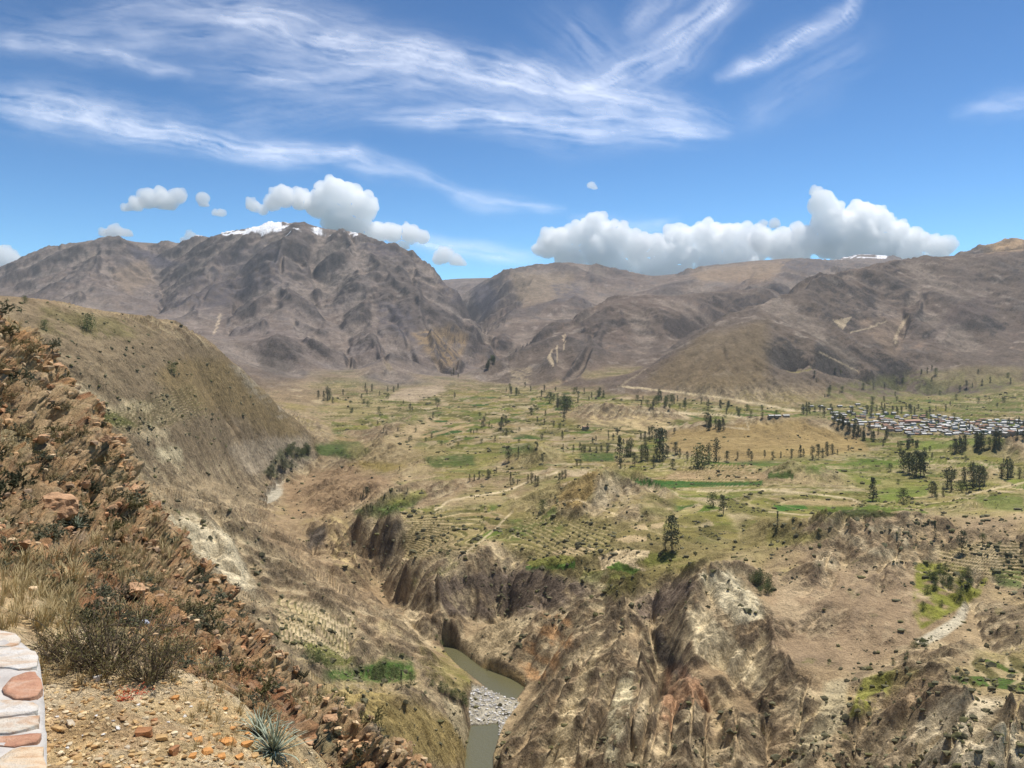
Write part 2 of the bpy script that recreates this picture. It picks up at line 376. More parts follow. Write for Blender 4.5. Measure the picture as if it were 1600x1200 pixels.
# sharp crests and clefts that the control lines only hint at: (line in the picture, height, width in metres)
def gnd0(px, py):
    i = int(np.clip(np.searchsorted(us, px), 0, NU - 1)); r = np.maximum.accumulate(Z0[i] / Yg[i]); j = int(np.clip(np.searchsorted(r, (HY - py) / F), 0, NL - 1))
    return (px - 800) / F * float(Yg[i, j]), float(Yg[i, j])
CRE = [
 ([(960,975),(900,1040),(850,1120),(800,1190)],11,16),([(985,985),(940,1080),(900,1190)],10,14),([(1000,985),(1005,1080),(980,1190)],10,14),([(1045,1042),(1030,1110),(1010,1200)],11,12),
 ([(1070,1038),(1085,1100),(1075,1200)],11,13),([(1110,1065),(1150,1130),(1150,1200)],9,13),([(1115,895),(1075,960),(1060,1010)],10,14),([(1115,895),(1200,985),(1230,1060)],7,16),
 ([(1115,895),(1010,938),(965,968)],7,14),([(1430,820),(1400,870),(1380,910)],5,12),([(1340,825),(1300,870),(1280,910)],6,12),([(1470,1065),(1420,1120),(1380,1190)],9,12),
 ([(1530,1100),(1500,1150),(1480,1200)],8,11),([(1600,1100),(1570,1200)],8,11),([(1270,1070),(1240,1130)],6,10),([(835,952),(800,990),(775,1035)],8,10),([(870,972),(850,1020),(822,1060)],9,10),
 ([(520,808),(530,860),(560,900)],12,14),([(310,805),(345,860),(405,925)],6,14),([(260,815),(300,880)],5,12),([(640,965),(675,942),(700,985)],7,10),([(590,930),(650,975)],4,10),
 ([(930,1000),(880,1070),(830,1140)],-9,10),([(970,1012),(950,1090),(912,1190)],-9,10),([(1025,1012),(1020,1080),(1000,1190)],-9,9),([(1057,1060),(1050,1150)],-9,8),([(1102,1090),(1100,1190)],-9,9),
 ([(1190,1095),(1200,1190)],-8,10),([(1340,1150),(1330,1200)],-9,8),([(1440,1150),(1430,1200)],-8,8),([(845,978),(822,1045)],-8,8),([(1024,996),(1040,1040)],-26,11),([(1195,1105),(1205,1140)],-11,9),
 ([(590,890),(612,935)],-9,10),([(492,835),(480,865)],-11,9),([(797,893),(792,955)],-24,9),([(770,893),(768,950)],-12,7),([(665,915),(672,950)],-10,8),([(745,900),(740,950)],-9,8),([(700,908),(705,950)],-7,8),([(850,908),(855,945)],-9,8),([(580,830),(585,880)],-8,9),
 ([(1040,1020),(1085,1062),(1130,1100)],-8,8),([(940,930),(965,965)],-7,9),([(1500,900),(1560,1010)],-4,9),
 ([(455,350),(440,430),(480,560)],80,230),([(500,357),(570,480),(610,590)],80,210),([(620,395),(660,500),(690,565)],70,190),([(340,366),(330,440),(300,500)],70,220),([(180,375),(150,430),(130,475)],60,220),
 ([(400,400),(395,470),(430,540)],60,170),([(40,405),(30,450)],50,200),([(560,380),(640,470)],40,140),([(735,472),(712,565)],-110,170),([(250,400),(255,480)],-80,200),([(530,420),(550,560)],-70,180),
 ([(380,440),(350,520)],-60,150),([(600,440),(650,560)],-50,140),([(850,415),(810,480),(770,540)],70,230),([(930,418),(880,490)],60,220),([(830,450),(780,500)],-70,180),
 ([(1335,422),(1290,500),(1260,590)],22,170),([(1450,402),(1440,490)],35,140),([(1540,440),(1480,520)],40,140),([(1410,440),(1415,500),(1385,560)],-60,120),([(1380,420),(1340,520)],-35,110),
 ([(1000,465),(940,530),(900,600)],40,130),([(900,495),(860,570)],30,110),([(950,480),(880,590)],-35,100),([(1090,480),(1010,570)],-30,110),([(1240,404),(1190,440)],60,260),([(1120,416),(1090,445)],60,260),([(1180,412),(1150,450)],-80,240),([(1300,410),(1290,430)],60,260)]
HILL = [([(655,653),(600,700)],13,38),([(835,707),(838,712)],12,28),([(965,745),(930,765),(885,790)],13,30),([(1000,765),(1015,805)],7,24),([(1110,668),(1220,658),(1320,676)],11,70),([(1255,737),(1262,741)],12,34),
 ([(1600,688),(1570,697)],14,34),([(1330,824),(1420,817)],9,26),([(930,640),(1030,647)],17,34),([(1175,658),(1205,655)],9,20),([(1540,745),(1620,742)],9,30),([(700,760),(790,745)],6,26),([(860,745),(900,735)],6,22),([(760,690),(800,682)],7,30),
 ([(1100,770),(1160,775)],5,20),([(1215,826),(1290,830)],6,20),([(690,720),(650,735)],6,30),([(560,675),(600,668)],8,40),([(1460,770),(1560,772)],5,18)]
for ln_, h_, w_ in CRE + HILL:
    round_ = (ln_, h_, w_) in HILL; big_ = w_ > 90
    g_ = [gnd0(*q) for q in ln_]; dd = np.full(Z0.shape, 1e9, np.float32)
    for a, c in zip(g_[:-1], g_[1:]):
        vx, vy = c[0] - a[0], c[1] - a[1]; L2 = vx * vx + vy * vy + 1e-6; t_ = np.clip(((Xg - a[0]) * vx + (Yg - a[1]) * vy) / L2, 0, 1)
        dd = np.minimum(dd, np.hypot(Xg - a[0] - t_ * vx, Yg - a[1] - t_ * vy))
    d0 = np.hypot(Xg - g_[0][0], Yg - g_[0][1])          # fades in below the crest
    prof_ = np.exp(-(dd / w_) ** 2) if round_ else np.exp(-dd / w_) * (ss(d0, w_ * .5, w_ * 4) * .6 if big_ else 1.0 * lerp(.45, 1, ss(d0, 0, w_ * 2.5)))
    Z0 = Z0 + (h_ * prof_).astype(np.float32)
Zu, Zl = np.gradient(Z0, us[1] - us[0], ls[1] - ls[0]); Zx = Zu * F / Yg; Zy = (Zl - Zx * Xg) / Yg
gX0 = blur(blur(Zx, 2, 0), 2, 1); gY0 = blur(blur(Zy, 2, 0), 2, 1)
# rows follow the seen relief
pyg = HY - F * Z0 / Yg
el_ = Z0 / Yg; vis = el_ >= np.maximum.accumulate(el_, axis=1) - 0.004
d = np.abs(np.gradient(pyg, axis=1))
w = np.where(vis, d, np.minimum(d * .06, .3)) + 0.16
w = np.where((pyg > 1290), w * .15, w)
w = blur(blur(blur(w, 12, 0), 3, 1), 10, 0)
NV, NR = (1160, 880)
uu = np.linspace(us[0], us[-1], NV)
wf = bilin(w, np.interp(uu, us, np.arange(NU))[:, None] + 0 * ls[None, :], np.arange(NL)[None, :] + 0 * uu[:, None])
cum = np.cumsum(wf, axis=1); cum = (cum - cum[:, :1]) / (cum[:, -1:] - cum[:, :1])
t = np.linspace(0, 1, NR); fl = np.stack([np.interp(t, cum[i], np.arange(NL)) for i in range(NV)])
fu = np.interp(uu, us, np.arange(NU))[:, None] + 0 * fl
LN = np.interp(fl.ravel(), np.arange(NL), ls).reshape(fl.shape); Yf = np.exp(LN); Xf = (uu[:, None] - 800) / F * Yf
Zf = bilin(Z0, fu, fl); gx = bilin(gX0, fu, fl); gy = bilin(gY0, fu, fl)
Xf = Xf.astype(np.float32); Yf = Yf.astype(np.float32)
slope0 = np.hypot(gx, gy)
PXv = np.broadcast_to(uu[:, None], Zf.shape)
mtn = ss(Yf, 2300, 3400)
riverz = Zf < -232                     # canyon floor stays smooth
amp = ss(slope0, 0.05, 0.42)
floor_ = ss(Zf, -266, -250)
pix = Yf / F * 1.6                     # metres per rendered pixel
def proj(X, Y, Z): return 800 + F * X / Y, HY - F * Z / Y
def inpoly(px, py, poly):
    m = np.zeros(px.shape, bool); P = poly
    xs = [p[0] for p in P]; ys = [p[1] for p in P]
    bb = (px >= min(xs)) & (px <= max(xs)) & (py >= min(ys)) & (py <= max(ys))
    ii = np.nonzero(bb); x = px[ii]; y = py[ii]; r = np.zeros(x.shape, bool)
    j = len(P) - 1
    for i in range(len(P)):
        xi, yi = P[i]; xj, yj = P[j]
        c = ((yi > y) != (yj > y)) & (x < (xj - xi) * (y - yi) / ((yj - yi) + 1e-9) + xi)
        r ^= c; j = i
    m[ii] = r; return m

def region0(poly, y0, y1):
    m = (inpoly(PXv, proj(Xf, Yf, Zf)[1], poly) & (Yf > y0) & (Yf < y1)).astype(np.float32)
    return blur(blur(blur(m, 12, 0), 12, 1), 12, 0)
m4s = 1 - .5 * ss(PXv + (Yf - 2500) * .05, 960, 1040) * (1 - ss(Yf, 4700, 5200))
# big gullies on the mountains, smaller ones in the canyon
dz = erosion(Xf, Yf, gx, gy, 620., 5, 0.088 * amp * mtn * m4s, 3, pix)
em_ = dz / 21
dz += (fbm(Xf / 520, Yf / 520, 7, 31, .56, True) - .42) * 62 * mtn * amp * m4s * ss(Yf, 2300, 5500) + (fbm(Xf / 170, Yf / 170, 5, 33, .6, True) - .4) * 16 * mtn * amp
cm = (1 - mtn) * floor_
smooth_hill = region0([(0,465),(200,500),(350,552),(505,695),(440,690),(330,640),(120,560),(0,520)], 900, 1700)
ec_ = erosion(Xf, Yf, gx, gy, 52., 5, 0.15 * amp * cm * (1 - .75 * smooth_hill), 5, pix); dz += ec_; ec_ = ec_ / 3.4
e2_ = erosion(Xf, Yf, gx, gy, 17., 3, 0.16 * amp * cm * (1 - .6 * smooth_hill), 15, pix); dz += e2_; e2_ = e2_ / 1.2
dz += fbm(Xf / 34, Yf / 34, 6, 41, .58, True) * (1.1 * cm * lerp(.06, 1, ss(slope0, .1, .5)) * (1 - .7 * smooth_hill))
dz += fbm(Xf / 90, Yf / 90, 4, 45) * 1.8 * cm * ss(slope0, .02, .2)
Zf = Zf + dz
# terraces: the hillside steps down in low walls
_, PY0 = proj(Xf, Yf, Zf)
jx = fbm(Xf / 60, Yf / 60, 4, 51); jy = fbm(Xf / 60, Yf / 60, 4, 57)
def region(poly, jit=8, soft=0, y0=0, y1=1e9):
    jj = jit
    m = inpoly(PXv + jx * jj, PY0 + jy * jj * .7, poly) & (Yf > y0) & (Yf < y1)
    m = m.astype(np.float32)
    if soft: m = blur(blur(m, soft, 0), soft, 1)
    return m
# cut cliffs: the hillside drops in vertical bands of rock where it is steep
cliffn = fbm(Xf / 55, Yf / 55, 3, 61)
cb = ss(slope0, .3, .6) * cm
st = 13.0; q = (Zf + cliffn * 16) / st; fr = q - np.floor(q)
Zf = Zf + (ss(fr, .35, .65) - fr) * st * .10 * cb
# small knolls on the plateau
plat = (1 - mtn) * ss(Yf, 640, 760) * (1 - ss(slope0, .10, .22)) * ss(Zf, -214, -205) * ss(PXv, 470, 540)
plat *= 1 - region([(870,800),(940,740),(1000,740),(1040,790),(1000,830),(900,830)], 4, 2) * .9
plat *= 1 - region([(1030,705),(1050,672),(1150,660),(1250,650),(1350,690),(1360,712),(1150,722)], 4, 2) * .9
kn = fbm(Xf / 130, Yf / 130, 4, 71)
Zf = Zf + kn * 10 * plat * ss(Yf, 700, 900)
step = 3.0 + 1.5 * ss(Yf, 900, 1500)
tz = Zf + fbm(Xf / 60, Yf / 60, 3, 75) * 1.2
tmask = plat * ss(fbm(Xf / 180, Yf / 180, 2, 77), -.25, .0)
fine = np.zeros_like(Zf)
for poly in ([(630,795),(765,790),(750,860),(640,880),(620,850)], [(1460,850),(1620,850),(1620,912),(1470,900)],
             [(430,925),(560,960),(540,1050),(430,1000)], [(1410,770),(1510,775),(1510,800),(1400,795)], [(820,800),(960,815),(960,860),(800,875),(790,840)],
             [(200,680),(120,650),(300,600),(330,650)], [(500,1045),(650,1040),(650,1070),(500,1070)], [(1500,1020),(1620,1020),(1620,1085),(1490,1070)]):
    fine = np.maximum(fine, region(poly, 3, 3))
step = np.where(fine > .5, 1.7, step); tmask = np.maximum(tmask, fine)
Zb_ = bilin(Z0, fu, fl); tz = lerp(blur(blur(Zf, 6, 0), 6, 1), Zb_, fine) + fbm(Xf / 60, Yf / 60, 3, 75) * 1.0 + fbm(Xf / 9, Yf / 9, 2, 76) * .18
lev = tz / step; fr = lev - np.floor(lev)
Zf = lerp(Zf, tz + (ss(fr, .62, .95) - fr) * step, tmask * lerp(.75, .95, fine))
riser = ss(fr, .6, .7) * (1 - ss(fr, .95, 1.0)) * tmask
# river bed, pool and gravel bar on their own level
pyw = HY + F * 269 / Yf; pyu = HY + F * 240 / Yf
near_r = Yf < 760
POOLS = [[(690,1008),(706,1010),(722,1018),(752,1042),(800,1060),(822,1074),(806,1094),(786,1087),(766,1079),(746,1066),(722,1048),(699,1026)],
         [(735,1134),(778,1130),(780,1150),(770,1185),(775,1240),(725,1240),(728,1170)]]
BAR = [(738,1072),(800,1082),(812,1100),(792,1125),(780,1150),(735,1146),(732,1100)]
wm = sum(inpoly(PXv, pyw, p).astype(np.float32) for p in POOLS) * near_r; wm = np.clip(wm, 0, 1)
bar = inpoly(PXv, pyw, BAR) * near_r * (1 - wm)
bankz = -267.9 + fbm(Xf / 6, Yf / 6, 3, 81) * 1.0
wide = blur(blur(np.maximum(wm, bar).astype(np.float32), 5, 0), 5, 1)
Zf = np.where(near_r & (Yf > 430), np.maximum(Zf, bankz), Zf)
Zf = lerp(Zf, np.minimum(Zf, bankz + 2.2 * (1 - wide)), ss(wide, .05, .5))
Zf = np.where(wm > .5, -271.5, Zf); Zf = np.where(bar > .5, -268.7 + fbm(Xf / 3, Yf / 3, 3, 83) * 1.3, Zf)
Zf = Zf.astype(np.float32)
ubed = inpoly(PXv, pyu, [(398,752),(425,742),(446,752),(442,772),(415,800),(385,800)]) & (Yf > 1150) & (Yf < 1500) & (Zf < -231)
Zf = np.where(ubed, -240 + fbm(Xf / 5, Yf / 5, 3, 85) * 1.5, Zf).astype(np.float32)

# ------------------------------------------------------------- what the ground is made of
_, PY0 = proj(Xf, Yf, Zf)
P3 = np.stack([Xf, Yf, Zf], -1)
nrm = np.cross(np.gradient(P3, axis=0), np.gradient(P3, axis=1)); nrm /= np.linalg.norm(nrm, axis=2)[..., None] + 1e-9
nrm *= np.sign(nrm[..., 2:3]); nz = nrm[..., 2]; steep = np.sqrt(1 - nz ** 2) / np.maximum(nz, .05)
C = lambda *c: np.array(c, np.float32)
def mixc(a, b, m): return a + (b - a) * m[..., None]
nA = fbm(Xf / 700, Yf / 700, 5, 101); nB = fbm(Xf / 240, Yf / 240, 5, 103); nC = fbm(Xf / 60, Yf / 60, 5, 105); nD = fbm(Xf / 14, Yf / 14, 5, 107)
nS = fbm(Xf / 30 + Zf / 9, Yf / 90, 4, 109)           # streaks
# mountains
cm_ = mixc(C(.165,.125,.10), C(.25,.195,.145), ss(nA + .5 * nB, -.3, .35))
cm_ = mixc(cm_, C(.155,.14,.135), ss(nB + .4 * nA, 0, .35) * .7)
cm_ = mixc(cm_, C(.30,.205,.135), ss(nC + nB * .6, .25, .5) * .6)
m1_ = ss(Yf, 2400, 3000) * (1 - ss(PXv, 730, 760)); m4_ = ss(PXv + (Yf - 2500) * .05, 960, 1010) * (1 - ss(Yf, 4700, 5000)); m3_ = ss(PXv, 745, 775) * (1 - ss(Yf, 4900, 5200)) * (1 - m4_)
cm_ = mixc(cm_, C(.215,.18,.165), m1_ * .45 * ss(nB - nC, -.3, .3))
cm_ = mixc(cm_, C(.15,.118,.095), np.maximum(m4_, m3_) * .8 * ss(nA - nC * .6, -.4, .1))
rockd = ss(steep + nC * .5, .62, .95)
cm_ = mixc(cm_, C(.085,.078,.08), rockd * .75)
cm_ = mixc(cm_, C(.36,.31,.26), ss(nC - nB, .38, .6) * .5)
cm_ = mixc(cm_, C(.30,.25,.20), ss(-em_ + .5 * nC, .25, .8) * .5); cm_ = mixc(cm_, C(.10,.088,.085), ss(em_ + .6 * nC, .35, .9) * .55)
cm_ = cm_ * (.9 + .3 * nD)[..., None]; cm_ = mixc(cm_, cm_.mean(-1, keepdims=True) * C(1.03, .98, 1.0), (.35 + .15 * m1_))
# canyon sides
cc = mixc(C(.235,.185,.135), C(.34,.28,.205), ss(nB + .6 * nC, -.3, .35))
cc = mixc(cc, C(.16,.13,.10), ss(nC + .5 * nD, .08, .4) * .7)
cc = mixc(cc, C(.43,.365,.275), ss(-nC + .5 * nS, .18, .42) * .75)
cc = mixc(cc, C(.19,.165,.075), ss(nB - .5 * nC, .1, .4) * .6 * (1 - ss(steep, .5, .9)))
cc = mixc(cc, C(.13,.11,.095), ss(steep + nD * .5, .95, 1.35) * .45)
cc = mixc(cc, C(.10,.11,.045), ss(nD + .25 * nC, .34, .46) * .55 * (1 - ss(steep, .7, 1.)))
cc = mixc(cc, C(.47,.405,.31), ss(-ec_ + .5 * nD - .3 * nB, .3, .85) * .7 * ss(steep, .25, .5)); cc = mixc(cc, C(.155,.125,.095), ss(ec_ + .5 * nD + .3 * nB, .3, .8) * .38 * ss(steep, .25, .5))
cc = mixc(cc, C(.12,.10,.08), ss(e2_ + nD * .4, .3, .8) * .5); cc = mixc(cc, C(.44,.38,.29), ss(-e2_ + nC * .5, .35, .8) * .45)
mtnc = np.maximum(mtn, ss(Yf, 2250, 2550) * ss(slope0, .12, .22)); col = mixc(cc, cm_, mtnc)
# fields and terraces
f1, f2, idf = worley(Xf / 55 + jx * .5 + np.floor(lev) * 3.7 * (tmask > .3), Yf / 42 + jy * .5, 5)
pal = np.array([(.34,.28,.19),(.27,.22,.14),(.085,.125,.035),(.20,.19,.08),(.30,.24,.15),(.13,.15,.05),(.23,.205,.09),(.38,.31,.22),(.05,.095,.03),(.25,.20,.13),(.17,.165,.065),(.30,.26,.16)], np.float32)
fc = pal[idf % 12]
green_n = ss(fbm(Xf / 260, Yf / 260, 3, 111), -.1, .35)
fc = mixc(fc, C(.10,.135,.045), green_n * ((idf % 3) == 0) * .8); fc = mixc(fc, C(.15,.155,.06), ss(fbm(Xf / 150, Yf / 150, 4, 113), .0, .3) * .6)
fc = mixc(fc, C(.36,.30,.21), ss(-nB, .15, .4) * .55)
edge = 1 - ss(f2 - f1, .02, .11)
fc = mixc(fc, np.where((nD > 0)[..., None], C(.10,.10,.05), C(.40,.34,.25)), edge * .85)
fc = mixc(fc, np.where((nC > -.05)[..., None], C(.12,.115,.05), C(.42,.36,.27)), riser * .95)  # dark risers: wall bushes plus shade put into the colour
fc = fc * (.9 + .35 * nD)[..., None]
hm = plat * ss(nB + nC * .5, -.55, -.3)
col = mixc(col, fc, hm * .95)
scr = lambda poly, c, k=1., jit=8, soft=1, y0=0, y1=1e9: (poly, c, k, jit, soft, y0, y1)
def paint(poly, c, k=1., jit=8, soft=1, y0=0, y1=1e9, n=None):
    global col
    m = region(poly, jit, soft, y0 * .9, y1 * (1.3 if y1 < 1500 else 1)) * k
    if n is not None: m = m * n
    col = mixc(col, C(*c), m)
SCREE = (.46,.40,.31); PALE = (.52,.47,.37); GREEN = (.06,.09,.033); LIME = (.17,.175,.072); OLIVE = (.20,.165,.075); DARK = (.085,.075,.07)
TAN = (.38,.31,.22); RED = (.34,.19,.12); GOLD = (.22,.172,.098); MAUVE = (.20,.165,.145); GREY = (.36,.34,.32)
brk = ss(nC + nD * .6, -.25, .15); brk2 = ss(nS + nD * .5, -.2, .2)
# left hill
paint([(0,460),(200,500),(350,552),(505,695),(430,720),(200,720),(0,720)], (.195,.16,.122), .85, 6, 3, 600, 1700)
paint([(270,560),(350,560),(420,620),(500,695),(440,690),(380,650),(300,640),(240,590)], GOLD, .5, 12, 5, 800, 1700)
paint([(60,480),(200,500),(250,520),(200,530),(60,520)], (.13,.125,.06), .5, 12, 3, 800, 1500, brk)
paint([(190,610),(240,640),(270,690),(290,730),(255,720),(215,680),(180,640)], SCREE, .8, 12, 2, 600, 1500, brk2)
paint([(90,590),(140,610),(190,650),(130,640)], SCREE, .8, 8, 2, 500, 1200)
paint([(355,570),(395,575),(470,640),(440,655),(400,620)], (.33,.30,.26), .8, 10, 2, 900, 1700, brk2)
paint([(350,695),(480,680),(490,715),(440,745),(385,740)], (.33,.29,.245), .8, 8, 2, 1100, 1700)
paint([(120,640),(180,645),(215,665),(150,665)], (.09,.11,.04), .8, 6, 2, 500, 1200)
paint([(210,760),(330,740),(420,770),(400,800),(300,790)], (.30,.25,.19), .7, 8, 2, 500, 1400)
paint([(252,812),(300,802),(360,840),(408,935),(370,915),(300,860)], (.50,.45,.365), 1, 4, 2, 450, 900)
paint([(240,700),(285,700),(285,720),(250,720)], PALE, .8, 5, 1, 500, 1300)
paint([(400,790),(560,800),(620,940),(540,940),(420,860)], (.24,.185,.135), .5, 10, 3, 600, 1300)
# upper reach
paint([(398,740),(430,740),(446,755),(440,775),(400,800),(388,790)], (.42,.40,.36), .85, 5, 1, 1150, 1500, ubed.astype(np.float32))
paint([(440,700),(490,700),(485,715),(430,745),(405,745)], (.07,.08,.045), .8, 6, 1, 1100, 1700, brk)
paint([(440,750),(560,720),(620,760),(540,800),(450,810)], (.27,.20,.145), .7, 10, 3, 900, 1700)
paint([(512,805),(535,812),(560,880),(570,905),(530,900),(515,860)], (.42,.35,.23), .85, 6, 1, 800, 1200, brk2)
paint([(545,815),(625,815),(640,850),(605,890),(570,860)], DARK, .8, 10, 1, 780, 1000, brk)
paint([(480,830),(510,820),(505,850),(480,860)], DARK, .9, 5, 1, 800, 1200)
paint([(790,800),(900,800),(1000,815),(1200,785),(1300,800),(1200,850),(1100,885),(1000,925),(930,915),(840,895),(785,850)], (.145,.128,.066), .75, 10, 3, 600, 1000, ss(nB + nC, -.6, -.1))
paint([(660,700),(900,690),(1040,740),(860,800),(700,790)], (.20,.19,.085), .45, 14, 4, 850, 1600, ss(nB + nC, -.4, .1))
paint([(1000,760),(1200,760),(1600,770),(1600,800),(1200,810),(1000,800)], (.17,.17,.07), .5, 10, 3, 700, 1200, ss(nC - nB, -.4, .1))
paint([(1180,700),(1450,690),(1600,700),(1600,760),(1350,770),(1180,735)], (.16,.17,.07), .5, 10, 3, 900, 1600, ss(nC - nB, -.5, .1))
# plateau, left part
paint([(490,695),(560,690),(580,705),(560,718),(495,712)], GREEN, .9, 5, 1, 1300, 1800)
paint([(600,690),(660,650),(680,655),(640,705)], TAN, .9, 4, 1, 1300, 2200)
paint([(540,690),(600,690),(700,690),(690,740),(560,740)], (.30,.25,.16), .5, 10, 3, 1200, 1700)
paint([(660,715),(740,712),(745,728),(680,732)], GREEN, .8, 8, 1, 1200, 1700)
paint([(540,725),(600,722),(640,728),(600,738)], OLIVE, .8, 6, 1, 1200, 1700)
paint([(550,800),(620,782),(660,775),(650,790),(590,810)], GREEN, .9, 4, 1, 850, 1100)
paint([(590,780),(660,765),(670,775),(610,790)], LIME, .7, 5, 1, 850, 1200)
paint([(640,800),(760,795),(745,860),(640,875),(625,850)], (.20,.165,.10), .6, 4, 2, 700, 1000, 1 - riser)
paint([(680,780),(780,770),(790,785),(700,795)], (.33,.27,.19), .8, 4, 2, 800, 1100)
paint([(640,905),(700,868),(720,880),(680,905),(650,925)], (.12,.13,.05), .6, 8, 2, 650, 900, brk)
paint([(560,650),(680,640),(700,655),(600,665)], (.12,.135,.06), .6, 10, 1, 1700, 2600, brk)
paint([(630,608),(690,602),(700,610),(650,628),(600,625)], (.36,.30,.24), .95, 4, 1, 2100, 3100)
paint([(500,640),(560,620),(640,640),(560,650)], (.31,.26,.17), .6, 6, 2, 1900, 2700)
# plateau, middle
paint([(780,700),(830,692),(835,708),(790,712)], GREEN, .7, 6, 1, 1200, 1700)
paint([(905,708),(960,708),(960,720),(910,720)], GREEN, .95, 3, 1, 1200, 1500)
paint([(985,748),(1040,752),(1190,752),(1190,758),(1050,762),(1000,758)], (.035,.085,.025), .95, 3, 0, 950, 1200)
paint([(1000,735),(1190,735),(1200,750),(1030,750)], (.28,.215,.15), .8, 4, 1, 980, 1300)
paint([(960,735),(1060,735),(1040,745),(960,745)], LIME, .6, 5, 1, 980, 1200)
paint([(860,790),(890,760),(930,735),(945,750),(900,795)], (.27,.20,.11), .7, 6, 2, 800, 1100)
paint([(930,745),(965,742),(1000,760),(1010,790),(960,795),(925,790)], (.38,.33,.26), .8, 6, 2, 800, 1100, brk)
paint([(1000,770),(1060,775),(1055,810),(1000,810)], (.10,.10,.045), .6, 10, 1, 700, 1000, brk)
paint([(800,805),(870,790),(880,830),(850,850),(790,850)], (.07,.10,.035), .75, 10, 2, 700, 950, brk)
paint([(900,900),(1000,895),(990,930),(940,935),(905,920)], (.13,.13,.05), .7, 10, 2, 600, 900, brk)
paint([(895,905),(950,895),(945,950),(905,955)], (.42,.37,.28), .7, 8, 1, 580, 900, brk2)
paint([(862,862),(880,861),(892,867),(872,870)], TAN, .95, 1, 0, 640, 900)
paint([(958,843),(985,836),(1010,838),(1012,845),(980,848)], TAN, .95, 1, 0, 640, 900)
paint([(985,822),(1008,819),(1014,828),(994,829)], TAN, .9, 1, 0, 640, 950)
paint([(1016,820),(1038,816),(1036,824),(1018,827)], TAN, .9, 1, 0, 640, 950)
paint([(1000,864),(1062,860),(1050,880),(1010,884)], (.10,.11,.04), .8, 3, 1, 640, 900)
paint([(870,860),(905,852),(930,858),(910,868)], TAN, .95, 1, 0, 640, 800)
paint([(935,870),(965,858),(1015,860),(1012,870),(990,880),(1010,892),(985,890),(960,882),(940,892)], (.46,.39,.29), 1, 1, 0, 620, 800)
paint([(945,888),(965,878),(1000,890),(990,898)], (.07,.11,.035), .95, 3, 0, 620, 800)
paint([(820,885),(900,876),(900,888),(820,892)], (.05,.10,.03), .9, 3, 0, 600, 800)
paint([(820,878),(880,866),(900,872),(890,880),(830,886)], LIME, .9, 3, 0, 600, 800)
paint([(990,872),(1070,868),(1090,880),(1060,892),(1020,890)], LIME, .6, 6, 1, 600, 800, brk)
paint([(850,870),(920,892),(1000,900),(940,915),(840,900)], (.12,.13,.055), .6, 6, 1, 600, 800, brk)
paint([(930,640),(960,632),(1035,642),(1060,665),(1020,680),(960,680),(905,668)], (.46,.38,.26), .85, 5, 1, 1500, 2200, brk2)
paint([(1170,660),(1200,655),(1250,655),(1260,672),(1190,675)], (.42,.35,.25), .8, 5, 1, 1350, 1900, brk2)
paint([(1040,700),(1050,672),(1250,655),(1350,690),(1360,705),(1150,722)], (.29,.225,.13), .8, 5, 2, 1250, 1900)
paint([(1190,755),(1255,735),(1310,752),(1345,768),(1260,770),(1190,768)], (.35,.29,.20), .8, 5, 1, 900, 1200, brk)
# plateau, right
paint([(1200,738),(1240,738),(1240,748),(1200,748)], GREEN, .9, 3, 0, 1000, 1200)
paint([(1260,728),(1400,712),(1420,725),(1350,738),(1260,738)], (.09,.13,.04), .8, 6, 1, 1000, 1400, brk)
paint([(1380,765),(1450,758),(1450,775),(1390,780),(1350,775)], (.12,.155,.05), .8, 6, 1, 900, 1100)
paint([(1210,790),(1255,788),(1262,796),(1215,798)], (.05,.11,.03), .95, 3, 0, 750, 1000)
paint([(1270,793),(1380,792),(1460,800),(1400,806),(1300,802)], (.10,.13,.045), .9, 3, 0, 750, 1000)
paint([(1300,798),(1360,796),(1405,803),(1390,809),(1330,808)], (.045,.05,.025), .9, 3, 0, 700, 1000)
paint([(1200,778),(1340,780),(1345,790),(1230,790)], (.31,.24,.17), .7, 4, 1, 750, 1050)
paint([(1440,690),(1560,684),(1580,690),(1520,698),(1430,704)], (.16,.19,.07), .85, 5, 1, 1300, 1800)
paint([(1250,640),(1600,628),(1600,648),(1400,645),(1250,652)], (.12,.14,.06), .65, 8, 1, 2000, 2700, brk)
paint([(1300,605),(1420,580),(1600,585),(1600,640),(1250,640)], (.145,.15,.075), .7, 12, 2, 2000, 3300, brk)
paint([(1440,585),(1520,570),(1600,575),(1600,600),(1460,605)], (.24,.21,.13), .5, 8, 2, 2200, 3500)
paint([(1520,775),(1600,775),(1600,800),(1540,795)], (.09,.12,.04), .7, 5, 1, 700, 1000)
paint([(1250,820),(1410,812),(1600,805),(1600,850),(1450,850),(1300,880),(1180,900)], (.26,.205,.155), .6, 8, 3, 550, 800)
paint([(1300,828),(1340,822),(1425,820),(1420,860),(1400,880),(1380,870),(1330,850)], SCREE, .75, 10, 1, 550, 800, brk2)
paint([(1270,865),(1310,860),(1310,905),(1275,910)], SCREE, .6, 10, 1, 500, 800, brk2)
paint([(1200,830),(1310,830),(1260,850),(1200,855)], (.16,.16,.06), .6, 8, 2, 600, 900)
